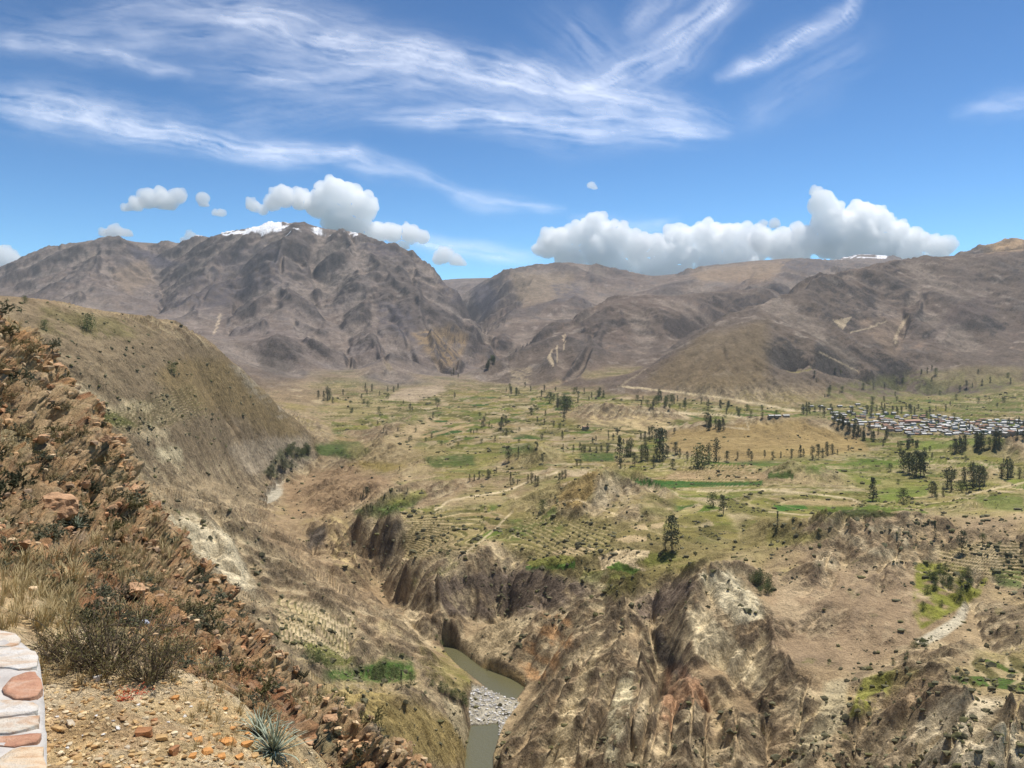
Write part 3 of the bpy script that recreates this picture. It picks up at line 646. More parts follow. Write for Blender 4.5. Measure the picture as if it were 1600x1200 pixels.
# canyon right: pale face, chutes, red fins
paint([(1092,897),(1140,893),(1180,930),(1195,965),(1150,975),(1110,930)], (.56,.51,.41), .95, 5, 1, 450, 700, ss(nS + nD, -.6, -.2))
paint([(1075,955),(1100,950),(1180,1040),(1200,1075),(1150,1060),(1085,1020)], (.50,.44,.34), .95, 6, 1, 420, 700, ss(nC + nD, -.6, -.2))
paint([(990,940),(1075,905),(1090,915),(1040,960),(1000,970)], MAUVE, .85, 6, 2, 500, 720)
paint([(1018,990),(1035,988),(1062,1030),(1085,1062),(1060,1060),(1030,1035)], DARK, .85, 5, 1, 480, 640)  # shadow of the deep hollow, put into the rock colour
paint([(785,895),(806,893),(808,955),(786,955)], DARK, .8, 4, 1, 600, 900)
paint([(935,1005),(945,1000),(900,1110),(885,1200),(850,1200),(880,1100)], (.54,.46,.34), .95, 4, 1, 380, 640)
paint([(975,1045),(990,1050),(985,1110),(960,1190),(945,1190),(950,1120)], (.60,.55,.43), .95, 4, 1, 380, 620, brk2)
paint([(1000,1090),(1020,1060),(1000,1150),(985,1150)], SCREE, .8, 4, 1, 380, 600)
paint([(1040,1045),(1090,1040),(1110,1110),(1100,1200),(1040,1200),(1030,1120)], (.33,.215,.155), .8, 6, 2, 360, 600, brk)
paint([(850,960),(895,965),(890,1010),(860,1060),(810,1065),(820,1000)], (.36,.235,.15), .8, 6, 2, 540, 720, brk2)
paint([(720,1000),(800,960),(815,985),(790,1030),(760,1045),(730,1020)], (.34,.285,.21), .8, 4, 2, 560, 720)
paint([(755,1035),(820,1055),(818,1070),(780,1062),(752,1050)], (.46,.36,.23), .9, 3, 1, 560, 720)
paint([(660,905),(850,888),(930,920),(900,945),(780,965),(700,960)], (.145,.12,.105), .9, 8, 2, 620, 850, ss(nS + nD, -.7, -.1))
paint([(1110,1080),(1150,1090),(1180,1200),(1120,1200)], (.38,.31,.22), .7, 6, 2, 340, 540, brk2)
paint([(1290,1065),(1325,1060),(1320,1130),(1250,1200),(1235,1190),(1280,1120)], (.38,.34,.26), .8, 5, 2, 340, 560)
paint([(1200,1110),(1250,1120),(1240,1200),(1200,1200)], (.34,.27,.20), .5, 8, 2, 340, 500)
paint([(1430,880),(1500,880),(1545,900),(1530,930),(1480,960),(1440,985),(1425,960)], (.16,.17,.055), .9, 8, 1, 440, 700, ss(nC + nD, -.5, -.1))
paint([(1430,1003),(1460,985),(1490,965),(1505,940),(1515,945),(1505,975),(1470,1000),(1445,1010)], (.46,.43,.37), .9, 6, 1, 440, 650)
paint([(1350,1060),(1400,1045),(1445,1048),(1400,1085),(1350,1115),(1325,1120)], (.20,.205,.075), .85, 8, 1, 380, 560, ss(nC + nD, -.4, -.1))
paint([(1480,1048),(1540,1030),(1600,1045),(1600,1062),(1530,1058)], (.30,.25,.17), .8, 4, 1, 360, 520)
paint([(1482,1056),(1560,1058),(1600,1064),(1600,1080),(1560,1076),(1500,1068)], (.055,.095,.03), .9, 3, 0, 360, 520)
paint([(1530,1030),(1545,1030),(1600,1050),(1580,1052)], (.07,.10,.03), .9, 3, 0, 360, 520)
paint([(1545,890),(1600,890),(1600,920),(1560,915)], (.06,.09,.035), .8, 4, 1, 440, 700)
paint([(1530,915),(1600,930),(1600,950),(1550,935)], (.33,.27,.19), .8, 4, 1, 440, 700)
paint([(1200,900),(1420,880),(1440,1000),(1330,1050),(1200,1020)], (.235,.185,.145), .5, 10, 3, 400, 700)
paint([(1480,1090),(1600,1090),(1640,1200),(1400,1200),(1430,1130)], (.47,.42,.34), .8, 12, 2, 300, 450, brk)
paint([(1340,1130),(1430,1100),(1430,1200),(1330,1200)], (.36,.30,.23), .6, 10, 2, 300, 480, brk)
paint([(1400,1040),(1480,1060),(1450,1110),(1380,1120)], (.27,.21,.155), .7, 8, 2, 340, 560)
# left bank below
paint([(470,1080),(600,1080),(720,1130),(735,1200),(640,1200),(560,1150)], (.30,.245,.13), .75, 8, 3, 250, 620)
paint([(500,1050),(560,1045),(600,1030),(645,1035),(650,1062),(600,1068),(520,1062)], (.05,.10,.03), .9, 5, 1, 450, 700)
paint([(470,1005),(520,1000),(560,1040),(510,1045)], (.10,.115,.04), .8, 8, 1, 450, 700, brk)
paint([(590,970),(640,965),(640,1000),(600,1010)], (.46,.39,.27), .8, 6, 1, 500, 760, brk)
paint([(690,1090),(720,1100),(735,1150),(728,1170),(705,1130)], (.44,.39,.30), .85, 5, 1, 400, 640)
paint([(640,985),(700,1010),(740,1070),(720,1090),(660,1050)], (.17,.16,.07), .6, 8, 2, 500, 720, brk)
col = mixc(col, C(.105,.10,.05), riser * .8 * np.maximum((nC > -.12), fine) * (.55 + .45 * fine) ); lip = ss(fr, .5, .6) * (1 - ss(fr, .62, .68)) * tmask; col = mixc(col, C(.46,.39,.28), lip * .75 * np.maximum(ss(nB, -.3, .1) * .6, fine))  # riser lines again: bush colour with painted-in wall shade, then pale lips
col = np.where((bar > .5)[..., None], C(.30,.285,.26) * (1 + .9 * fbm(Xf / 2.5, Yf / 2.5, 3, 127))[..., None], col)
col = np.where((wm > .5)[..., None], C(.15,.13,.07), col)
# mountains: dark crags, tan screes, snow
MD = (.10,.095,.11)
paint([(200,385),(250,400),(290,415),(250,420),(210,405)], MD, .9, 8, 1, 5000, 7500)
paint([(170,430),(230,400),(240,440),(200,460)], (.26,.21,.16), .5, 10, 2, 4500, 7000)
paint([(300,440),(360,390),(430,375),(455,440),(400,460),(320,490),(250,480)], MD, .6, 20, 2, 4000, 7000, brk)
paint([(555,375),(600,380),(640,400),(600,402),(560,388)], MD, .8, 8, 1, 4500, 7000, brk)
paint([(590,470),(640,480),(655,540),(620,520),(590,500)], MD, .75, 10, 1, 3300, 5500, brk)
paint([(680,430),(720,440),(735,480),(700,470)], MD, .7, 10, 1, 3800, 5500, brk)
paint([(700,510),(735,520),(715,570),(690,575),(640,520)], (.33,.245,.14), .6, 10, 2, 3000, 5000, brk)
paint([(735,440),(770,445),(780,480),(750,500),(740,470)], MD, .8, 10, 2, 4000, 9000)
paint([(800,425),(900,430),(890,460),(820,480),(800,450)], (.25,.205,.15), .6, 10, 2, 5500, 9000)
paint([(860,445),(900,440),(920,465),(870,470)], MD, .7, 10, 1, 5500, 9000, brk)
paint([(420,540),(450,555),(450,590),(410,580),(400,555)], (.10,.09,.085), .7, 8, 2, 2500, 4500)
paint([(1070,425),(1180,410),(1240,405),(1200,440),(1100,440)], (.29,.22,.15), .6, 12, 2, 6000, 9900)
paint([(1220,405),(1310,410),(1290,425),(1220,420)], MD, .7, 10, 1, 6000, 9900, brk)
paint([(1480,480),(1540,460),(1560,490),(1480,510),(1450,540)], (.12,.10,.095), .7, 10, 2, 2800, 4600)
paint([(1540,386),(1570,374),(1600,374),(1600,392),(1540,395)], (.42,.31,.20), .8, 6, 1, 4800, 6500)
paint([(1340,500),(1380,495),(1415,505),(1400,560),(1350,520)], (.26,.205,.16), .5, 10, 2, 2500, 4200)
paint([(1000,600),(1100,520),(1200,500),(1200,600),(1100,610)], (.17,.135,.09), .6, 12, 4, 2200, 4000)
paint([(795,580),(830,570),(830,610),(800,605)], (.34,.29,.22), .7, 6, 1, 2500, 3500, brk2)
for p_ in ([(855,560),(862,545),(866,575)], [(880,525),(884,522),(882,550)], [(868,540),(872,538),(871,572)], [(1300,500),(1330,495),(1318,515)], [(1410,500),(1422,492),(1405,520),(1400,540),(1396,530)]):
    paint(p_, (.46,.39,.29), .7, 3, 0, 2300, 4500)
snow = (PY0 < 368) & (PXv > 285) & (PXv < 560) & (Yf > 6000) & (Yf < 7300)
sn = snow * ss(fbm(Xf / 160, Yf / 160, 4, 121) + .25 * ((PXv > 345) & (PXv < 440)) + (362 - PY0) * .025 * ((PXv > 345) & (PXv < 440)), .12, .22)
snow2 = (PXv > 1300) & (PXv < 1400) & (Yf > 11800) & (PY0 < 412)
sn = np.maximum(sn, snow2 * ss(fbm(Xf / 200, Yf / 200, 4, 123), .02, .12))
col = mixc(col, C(.85,.87,.9), sn.astype(np.float32))
# tracks: (points on the picture's ground, half width in metres, colour)
def track(pts, hw, c, k=.9, y0=0, y1=1e9):
    global col
    d = np.full(col.shape[:2], 1e9, np.float32); xs = [p[0] for p in pts]; ys = [p[1] for p in pts]
    bb = (PXv > min(xs) - 20) & (PXv < max(xs) + 20) & (PY0 > min(ys) - 12) & (PY0 < max(ys) + 12) & (Yf > y0) & (Yf < y1)
    ii = np.nonzero(bb); x = PXv[ii] + jx[ii] * 5; y = PY0[ii] + jy[ii] * 3; dd = np.full(x.shape, 1e9)
    for a, b in zip(pts[:-1], pts[1:]):
        vx, vy = b[0] - a[0], b[1] - a[1]; t_ = np.clip(((x - a[0]) * vx + (y - a[1]) * vy) / (vx * vx + vy * vy), 0, 1)
        dd = np.minimum(dd, np.hypot(x - a[0] - t_ * vx, y - a[1] - t_ * vy))
    d[ii] = dd
    m = (1 - ss(d, hw * .6, hw * 1.3)) * k; col = mixc(col, C(*c), m)
TR = (.50,.43,.33)
track([(972,604),(1050,612),(1130,622),(1190,632),(1240,642)], 1.6, TR, .9, 1900, 2800)
track([(985,640),(1050,645),(1130,648),(1180,655)], 1.5, TR, .9, 1500, 2500)
track([(680,797),(700,782),(760,772),(800,764),(840,748),(870,738)], 1.6, TR, .8, 700, 1300)
track([(660,683),(700,672),(740,664)], 2.0, (.42,.33,.23), .8, 1300, 2200)
track([(1090,768),(1200,765),(1330,778),(1345,786)], 1.4, TR, .7, 800, 1100)
track([(800,800),(770,830),(740,855),(680,900),(640,930)], 1.6, TR, .6, 600, 1000)
track([(1040,668),(1100,662),(1170,672),(1165,655)], 1.2, TR, .7, 1300, 1900)
track([(1480,722),(1530,722),(1560,735)], 1.4, TR, .7, 1000, 1400)
track([(1510,775),(1545,765),(1600,755)], 1.4, TR, .7, 800, 1200)
track([(1330,520),(1370,508),(1385,502)], 1.2, TR, .6, 2500, 4500)
track([(1280,550),(1310,565),(1340,580)], 1.2, TR, .6, 2300, 3500)
track([(965,605),(990,590),(1010,575)], 1.2, TR, .3, 2300, 3500)
track([(1200,800),(1290,808),(1320,818)], 1.2, TR, .6, 650, 900)
track([(850,790),(900,780),(925,790),(980,810)], 1.3, TR, .6, 700, 1000)
track([(1440,895),(1400,880),(1360,885)], 1.0, TR, .5, 450, 700)
track([(345,490),(335,520)], 1.6, TR, .7, 2300, 6000)
track([(1160,945),(1120,935),(1060,955)], .9, TR, .4, 450, 650)
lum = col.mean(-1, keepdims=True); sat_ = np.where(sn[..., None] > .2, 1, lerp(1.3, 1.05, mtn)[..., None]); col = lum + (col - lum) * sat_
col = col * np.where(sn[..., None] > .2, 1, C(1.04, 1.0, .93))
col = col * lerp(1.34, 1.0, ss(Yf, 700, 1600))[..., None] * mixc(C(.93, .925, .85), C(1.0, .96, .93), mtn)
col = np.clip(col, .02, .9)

gm, n, out = new_mat('ground')
b = N(n, 'ShaderNodeBsdfPrincipled'); b.inputs['Roughness'].default_value = .95; b.inputs['Specular IOR Level'].default_value = .1
at = N(n, 'ShaderNodeAttribute', attribute_name='col'); geo = N(n, 'ShaderNodeNewGeometry')
n1 = noise(n, .9, 3, .7, geo.outputs['Position']); n2 = noise(n, .11, 5, .7, geo.outputs['Position']); n3 = noise(n, .02, 6, .7, geo.outputs['Position'])
m1 = N(n, 'ShaderNodeMath', operation='ADD'); m2 = N(n, 'ShaderNodeMath', operation='ADD')
n.links.new(n1.outputs[0], m1.inputs[0]); n.links.new(n2.outputs[0], m1.inputs[1]); n.links.new(m1.outputs[0], m2.inputs[0]); n.links.new(n3.outputs[0], m2.inputs[1])
mr = N(n, 'ShaderNodeMapRange'); mr.inputs[1].default_value = 1.05; mr.inputs[2].default_value = 1.95; mr.inputs[3].default_value = .38; mr.inputs[4].default_value = 1.7
# rills: streaks that run down the steep faces
mpn = N(n, 'ShaderNodeMapping'); mpn.inputs['Scale'].default_value = (.30, .30, .045); n.links.new(geo.outputs['Position'], mpn.inputs[0]); n4 = noise(n, 1.0, 6, .7, mpn.outputs[0])
sx = N(n, 'ShaderNodeSeparateXYZ'); n.links.new(geo.outputs['Normal'], sx.inputs[0]); stp = N(n, 'ShaderNodeMapRange'); stp.inputs[1].default_value = .93; stp.inputs[2].default_value = .72; stp.inputs[3].default_value = 0; stp.inputs[4].default_value = 1.0
n.links.new(sx.outputs[2], stp.inputs[0]); c4 = N(n, 'ShaderNodeMath', operation='SUBTRACT'); n.links.new(n4.outputs[0], c4.inputs[0]); c4.inputs[1].default_value = .5
c5 = N(n, 'ShaderNodeMath', operation='MULTIPLY'); n.links.new(c4.outputs[0], c5.inputs[0]); n.links.new(stp.outputs[0], c5.inputs[1])
c6 = N(n, 'ShaderNodeMath', operation='MULTIPLY_ADD'); n.links.new(c5.outputs[0], c6.inputs[0]); c6.inputs[1].default_value = 1.5; n.links.new(m2.outputs[0], c6.inputs[2])
n.links.new(c6.outputs[0], mr.inputs[0])
sc_ = N(n, 'ShaderNodeVectorMath', operation='SCALE'); n.links.new(at.outputs['Color'], sc_.inputs[0]); n.links.new(mr.outputs[0], sc_.inputs['Scale'])
n.links.new(sc_.outputs[0], b.inputs['Base Color'])
bp = N(n, 'ShaderNodeBump'); bp.inputs['Distance'].default_value = 6.0; bp.inputs['Strength'].default_value = .8
n.links.new(n2.outputs[0], bp.inputs['Height'])
bp2 = N(n, 'ShaderNodeBump'); bp2.inputs['Distance'].default_value = 1.0; bp2.inputs['Strength'].default_value = .7
n.links.new(n1.outputs[0], bp2.inputs['Height']); n.links.new(bp.outputs[0], bp2.inputs['Normal'])
bp3 = N(n, 'ShaderNodeBump'); bp3.inputs['Distance'].default_value = 5.0; n.links.new(c5.outputs[0], bp3.inputs['Height']); n.links.new(bp2.outputs[0], bp3.inputs['Normal'])
n.links.new(bp3.outputs[0], b.inputs['Normal']); n.links.new(b.outputs[0], out.inputs[0])
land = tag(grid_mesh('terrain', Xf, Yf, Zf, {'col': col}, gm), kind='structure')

# river: muddy water
wmt, n, out = new_mat('river_water')
b = N(n, 'ShaderNodeBsdfPrincipled'); b.inputs['Base Color'].default_value = (.13, .12, .06, 1); b.inputs['Roughness'].default_value = .12; b.inputs['Specular IOR Level'].default_value = .5
geo = N(n, 'ShaderNodeNewGeometry'); n1 = noise(n, .5, 4, .6, geo.outputs['Position']); bp = N(n, 'ShaderNodeBump'); bp.inputs['Distance'].default_value = .35
n.links.new(n1.outputs[0], bp.inputs['Height']); n.links.new(bp.outputs[0], b.inputs['Normal']); n.links.new(b.outputs[0], out.inputs[0])
V = []; T = []
rp = [(-12, 430), (-20, 500), (-10, 560), (5, 620), (-35, 665), (-75, 730)]
for i, (x, y) in enumerate(rp):
    V += [(x - 34, y, -269.35), (x + 34, y, -269.35)]
    if i: T.append((2 * i - 2, 2 * i - 1, 2 * i + 1, 2 * i))
tag(tri_mesh('river', V, T, [wmt]), kind='structure')
# ------------------------------------------------------------- the slope the viewer stands on
NEAR = ctrl([
 [(-500,-1.9,1.1,R_),(0,-1.9,1.1,R_),(400,-2.0,1.1,R_),(800,-2.4,1.1,R_),(2100,-2.6,1.1,R_)],
 [(-500,-1.95,3.0,R_),(0,-1.95,3.0,R_),(300,-1.98,3.0,R_),(600,-2.6,3.0,R_),(1000,-4.2,3.0,R_),(2100,-5,3.0,R_)],
 [(100,1190,3.75),(250,1190,3.75),(400,1196,3.9)],[(60,1080,4.5),(200,1090,4.55),(300,1098,4.6)],[(350,1140,4.35),(420,1165,4.4),(470,1195,4.5)],
 [(0,1000,5.4),(60,1015,5.2),(130,1040,5.2),(220,1050,5.3)],[(0,935,6.6),(60,950,6.6),(120,975,7.0)],
 [(300,1060,5.6),(360,1095,5.4),(420,1140,5.0),(500,1190,5.1)],
 [(0,895,8.5),(60,905,9.5),(130,930,11),(220,965,11.5),(300,1010,11),(350,1065,10),(420,1125,9.5),(500,1165,10)],
 [(0,850,13),(60,860,15),(140,880,17),(220,915,19),(300,965,19),(360,1020,18),(400,1095,16),(440,1150,15)],
 [(0,790,19),(90,810,23),(170,830,27),(230,870,30),(300,935,30),(330,1000,28),(375,1060,25),(420,1120,22)],
 [(0,710,26),(80,720,31),(150,750,36),(200,790,39),(240,840,39),(270,925,37),(330,988,35),(380,1045,32),(410,1105,30),(440,1155,28)],
 [(0,620,33),(50,630,39),(100,660,43),(140,700,46)],[(0,550,40),(40,575,45),(75,605,48)],
 [(-500,420,40),(-250,440,45),(-100,470,47),(0,500,49),(22,515,50),(40,545,51),(60,572,52),(85,595,53),(100,622,53),(135,665,53),(150,692,53),(185,735,52),(200,778,51),(220,820,50),(232,855,49),(262,915,46),(290,955,44),(335,990,42),(385,1040,40),(412,1080,38),(430,1114,37),(480,1155,37),(540,1180,38),(640,1235,40)],
 [(-500,-2,75,R_),(0,-12,75,R_),(100,-22,75,R_),(200,-35,75,R_),(300,-42,75,R_),(450,-48,75,R_),(600,-52,75,R_)],
 [(-500,-20,130,R_),(0,-60,130,R_),(100,-60,130,R_),(200,-70,130,R_),(300,-76,130,R_),(450,-86,130,R_),(600,-95,130,R_),(900,-120,130,R_)],
 [(580,-6.5,8,R_),(560,-16,20,R_),(600,-24,30,R_)],[(700,-7,6,R_),(800,-14,12,R_),(850,-28,25,R_),(900,-50,50,R_),(900,-80,80,R_)],
 [(1200,-8,6,R_),(1300,-30,25,R_),(1300,-60,50,R_),(1300,-110,100,R_),(2100,-30,25,R_),(2100,-110,100,R_)],
 [(-500,560,8),(-500,520,20)],[(-200,700,8),(-200,620,20)],[(-200,900,5)],
], .06)
mu = np.concatenate([np.linspace(-420, -40, 50, endpoint=False), np.linspace(-40, 740, 520, endpoint=False), np.linspace(740, 2080, 50)])
ml = np.linspace(math.log(1.1), math.log(128), 420)
gus = np.linspace(-420, 2080, 500); Zn0 = rbf_grid(NEAR, gus, ml)
Yg = np.exp(ml)[None, :]; eln = Zn0 / Yg
visn = eln >= np.maximum.accumulate(eln, axis=1) - .01
w = np.where(visn, np.abs(np.gradient(HY - F * eln, axis=1)), 0) * ((HY - F * eln) < 1300) + .35
w = blur(blur(w, 8, 0), 4, 1)
NRn = 560
fuN = np.interp(mu, gus, np.arange(500)); wf = bilin(w, fuN[:, None] + 0 * ml[None, :], np.arange(420)[None, :] + 0 * fuN[:, None])
cum = np.cumsum(wf, axis=1); cum = (cum - cum[:, :1]) / (cum[:, -1:] - cum[:, :1]); t = np.linspace(0, 1, NRn)
fln = np.stack([np.interp(t, cum[i], np.arange(420)) for i in range(len(mu))])
fun = fuN[:, None] + 0 * fln
Yn = np.exp(np.interp(fln.ravel(), np.arange(420), ml).reshape(fln.shape)).astype(np.float32)
Xn = ((mu[:, None] - 800) / F * Yn).astype(np.float32); Zn = bilin(Zn0.astype(np.float32), fun, fln)
def normals(X, Y, Z):
    P = np.stack([X, Y, Z], -1); n_ = np.cross(np.gradient(P, axis=0), np.gradient(P, axis=1))
    n_ /= np.linalg.norm(n_, axis=2)[..., None] + 1e-12
    return n_ * np.sign(n_[..., 2:3] + 1e-9)
nn = normals(Xn, Yn, Zn)
dist = ss(Yn, 7, 16)                   # ledge -> rock slope
edgef = ss(Yn, 1.5, 3)
rock = ss(fbm3(Xn / 4, Yn / 4, Zn / 4, 4, 201) + .12, -.1, .06) * ss(Yn, 6, 9)
far_ = ss(Yn, 22, 40)
PYn0 = HY - F * Zn / Yn; PXn = 800 + F * Xn / Yn
dist = ss(Yn, 6.2, 9)
# crags of the far rim are nearly all rock
rock = np.maximum(rock, far_ * .85 * ss(fbm3(Xn / 5, Yn / 5, Zn / 5, 3, 203), -.35, 0))
qx = Xn + fbm3(Xn / 1.7, Yn / 1.7, Zn / 1.7, 3, 231) * 1.1; qz = Zn + fbm3(Xn / 1.7, Yn / 1.7, Zn / 1.7, 3, 237) * .9
qk = lerp(.42, 1., ss(Yn, 12, 34))
w1, w2, idw = worley3(qx / 1.5, Yn / 1.5, qz / 1.0, 3)
v1, v2, idv = worley3(qx / .5, Yn / .5, qz / .34, 5)
z1, z2, idz = worley3(qx / .2, Yn / .2, qz / .14, 9)
amp_n = rock * np.clip(Yn / 40, .25, 1)
disp = (ss(w2 - w1, 0, .3) * .75 + (RND[idw][..., 0] - .5) * 1.15) * rock * ss(Yn, 14, 34) + (ss(v2 - v1, 0, .3) * .2 + (RND[idv][..., 1] - .5) * .26) * rock * ss(Yn, 7, 16) * (1 - .3 * far_)
disp += (ss(z2 - z1, 0, .3) * .05 + (RND[idz][..., 1] - .5) * .09) * rock * (1 - ss(Yn, 12, 22))
disp += fbm3(Xn / 5, Yn / 5, Zn / 5, 4, 205) * 1.5 * dist * np.clip(Yn / 40, .2, 1)
disp += fbm3(Xn / .5, Yn / .5, Zn / .5, 3, 207) * .12 * dist * np.clip(Yn / 35, .2, 1)
disp += fbm(Xn / .8, Yn / .8, 5, 209) * .09 * (1 - dist) + fbm(Xn / .12, Yn / .12, 3, 215) * .02 * (1 - dist)
crev = np.maximum(ss(.16 - (w2 - w1), 0, .16) * rock, ss(.12 - (v2 - v1), 0, .12) * rock * .7); disp -= crev * .22 * ss(Yn, 10, 30)
# ledges: strata stick out as short shelves
str_ = (Zn + .25 * fbm3(Xn / 2, Yn / 2, Zn / 2, 3, 211)) / .9; sf = str_ - np.floor(str_)
disp += (ss(sf, .1, .5) - ss(sf, .8, 1.)) * .18 * amp_n
Xn2 = Xn + nn[..., 0] * disp; Yn2 = Yn + nn[..., 1] * disp; Zn2 = Zn + nn[..., 2] * disp
n2_ = normals(Xn2, Yn2, Zn2)
mA = fbm3(Xn / 6, Yn / 6, Zn / 6, 4, 221); mB = fbm3(Xn / 1.3, Yn / 1.3, Zn / 1.3, 4, 223); mC = fbm3(Xn / .35, Yn / .35, Zn / .35, 3, 225)
r_ = mixc(C(.44,.25,.115), C(.50,.335,.18), ss(mA + .6 * mB, -.3, .3))
r_ = mixc(r_, C(.30,.135,.065), ss(mB - mA, .05, .35) * .8)
r_ = mixc(r_, C(.50,.40,.27), ss(mC + .4 * mB, .15, .45) * .6)
r_ = mixc(r_, C(.17,.13,.10), ss(mC - .5 * mB + (RND[idv][..., 2] - .5) * .4, .12, .4) * .5)
g_ = mixc(C(.235,.195,.10), C(.34,.27,.15), ss(mA + mB, -.2, .3)); g_ = mixc(g_, C(.125,.12,.06), ss(mB + .5 * mC, 0, .3) * .7)
flat = ss(n2_[..., 2], .55, .85)
cn = mixc(r_, g_, np.clip((1 - rock) * 1.0 + flat * .5 * ss(mB + mA, -.2, .2), 0, 1) * dist)
led = mixc(C(.56,.40,.20), C(.62,.48,.29), ss(mB + mC, -.3, .3)); led = mixc(led, C(.42,.26,.12), ss(mC - mB, .05, .35) * .6)
led = mixc(led, C(.36,.28,.15), ss(-PXn, -110, 20) * .0)
cn = mixc(led, cn, dist)
strat = ss(np.sin(str_ * 6.3 + mB * 3), .2, .9); cn = cn * (1 - .16 * strat * rock)[..., None]
cn = cn * 1.18
nm, n, out = new_mat('slope_rock')
b = N(n, 'ShaderNodeBsdfPrincipled'); b.inputs['Roughness'].default_value = .92; b.inputs['Specular IOR Level'].default_value = .15
at = N(n, 'ShaderNodeAttribute', attribute_name='col'); geo = N(n, 'ShaderNodeNewGeometry')
n1 = noise(n, 22, 5, .75, geo.outputs['Position']); n2 = noise(n, 3.2, 6, .75, geo.outputs['Position'])
m1 = N(n, 'ShaderNodeMath', operation='ADD'); n.links.new(n1.outputs[0], m1.inputs[0]); n.links.new(n2.outputs[0], m1.inputs[1])
mr = N(n, 'ShaderNodeMapRange'); mr.inputs[1].default_value = .7; mr.inputs[2].default_value = 1.3; mr.inputs[3].default_value = .35; mr.inputs[4].default_value = 1.65
n.links.new(m1.outputs[0], mr.inputs[0]); sc_ = N(n, 'ShaderNodeVectorMath', operation='SCALE'); n.links.new(at.outputs['Color'], sc_.inputs[0]); n.links.new(mr.outputs[0], sc_.inputs['Scale'])
n.links.new(sc_.outputs[0], b.inputs['Base Color'])
bp = N(n, 'ShaderNodeBump'); bp.inputs['Distance'].default_value = .25; n.links.new(n2.outputs[0], bp.inputs['Height'])
bp2 = N(n, 'ShaderNodeBump'); bp2.inputs['Distance'].default_value = .03; n.links.new(n1.outputs[0], bp2.inputs['Height']); n.links.new(bp.outputs[0], bp2.inputs['Normal'])
n.links.new(bp2.outputs[0], b.inputs['Normal']); n.links.new(b.outputs[0], out.inputs[0])
near = tag(grid_mesh('hillside', Xn2, Yn2, Zn2, {'col': np.clip(cn, .02, .9)}, nm), kind='structure')
# ------------------------------------------------------------- haze, cumulus and cirrus
hz, n, out = new_mat('haze_air')
pv = N(n, 'ShaderNodeVolumePrincipled'); pv.inputs['Color'].default_value = (.72, .86, .98, 1); pv.inputs['Density'].default_value = 1.95e-5; pv.inputs['Anisotropy'].default_value = .2
n.links.new(pv.outputs[0], out.inputs['Volume'])
x0, x1, y0, y1, z0, z1 = -17500, 17500, -300, 17200, -330, 1750
V = [(x, y, z) for z in (z0, z1) for y in (y0, y1) for x in (x0, x1)]
tag(tri_mesh('haze', V, [(0,2,3,1),(4,5,7,6),(0,1,5,4),(2,6,7,3),(0,4,6,2),(1,3,7,5)], [hz]), kind='stuff')

cl, n, out = new_mat('cumulus')
pv = N(n, 'ShaderNodeVolumeScatter'); pv.inputs['Color'].default_value = (1, 1, 1, 1); pv.inputs['Density'].default_value = .0075; pv.inputs['Anisotropy'].default_value = .45
n.links.new(pv.outputs[0], out.inputs['Volume'])
def ico(sub):
    bm = bmesh.new(); bmesh.ops.create_icosphere(bm, subdivisions=sub, radius=1)
    v = np.array([x.co for x in bm.verts], np.float32); f = np.array([[q.index for q in x.verts] for x in bm.faces], np.int32); bm.free(); return v, f
I1, I2, I3, I4 = ico(1), ico(2), ico(3), ico(4)
def cumulus(puffs, D, label, seed, group=None, vox=34):
    """puffs: (px, py, radius in px) of each billow, D metres away"""
    r = np.random.default_rng(seed); V = []; T = []; o = 0
    def ball(c, R, base):
        nonlocal o
        v, f = base; V.append(v * R * np.array([1, 1, .88]) + c); T.append(f + o); o += len(v)
    for (px, py, rad) in puffs:
        R = rad / F * D; c = np.array(pt(px, py, D + r.uniform(-.5, .5) * R)); ball(c, R, I4 if rad > 14 else I3)
        for k in range(int(7 + rad * .6)):
            a = r.uniform(0, 6.28); e = r.uniform(-.45, 1.25)
            d_ = np.array([math.cos(a) * math.cos(e), -abs(math.sin(a)) * math.cos(e), math.sin(e)])
            ball(c + d_ * R * r.uniform(.7, 1.0), R * r.uniform(.16, .42), I3 if rad > 12 else I2)
    tmp = tri_mesh('tmp', np.concatenate(V), np.concatenate(T)); md = tmp.modifiers.new('r', 'REMESH'); md.mode = 'VOXEL'; md.voxel_size = vox
    dg = bpy.context.evaluated_depsgraph_get(); e = tmp.evaluated_get(dg); me = bpy.data.meshes.new_from_object(e)
    bpy.data.objects.remove(tmp); nv = len(me.vertices); p = np.empty(nv * 3, np.float32); me.vertices.foreach_get('co', p); p = p.reshape(-1, 3)
    nr = np.empty(nv * 3, np.float32); me.vertices.foreach_get('normal', nr); nr = nr.reshape(-1, 3)
    q = p / 900.0; b1 = 1 - np.abs(fbm3(q[:, 0], q[:, 1], q[:, 2], 4, seed % 7, .6)) * 2.4
    p = p + nr * (b1 * 120 - 60)[:, None]
    zb = min(pt(*q_[:2], D)[2] + 0 * q_[2] for q_ in puffs) - (.15 if len(puffs) < 17 else 1.2) * max(q_[2] for q_ in puffs) / F * D; below = p[:, 2] < zb; p[below, 2] = zb - (zb - p[below, 2]) * .25
    me.vertices.foreach_set('co', p.reshape(-1)); me.polygons.foreach_set('use_smooth', np.ones(len(me.polygons), bool)); me.materials.clear(); me.materials.append(cl); me.update()
    ob = bpy.data.objects.new('cloud', me); COL.objects.link(ob)
    return tag(ob, label, 'cloud', group)
cumulus([(1285,320,20),(1300,345,28),(1345,335,22),(1360,350,28),(1330,365,34),(1395,365,24),(1425,378,20),(1290,375,30),(1250,380,26),(1215,385,24),(1455,385,18),(1478,384,14),(1380,385,26),(1275,300,8),(1190,375,20),(1330,392,30),(1420,395,22),(1465,398,14),(1240,398,24)], 20500, 'tall white cumulus tower rising above the snow-topped peak on the right', 3)
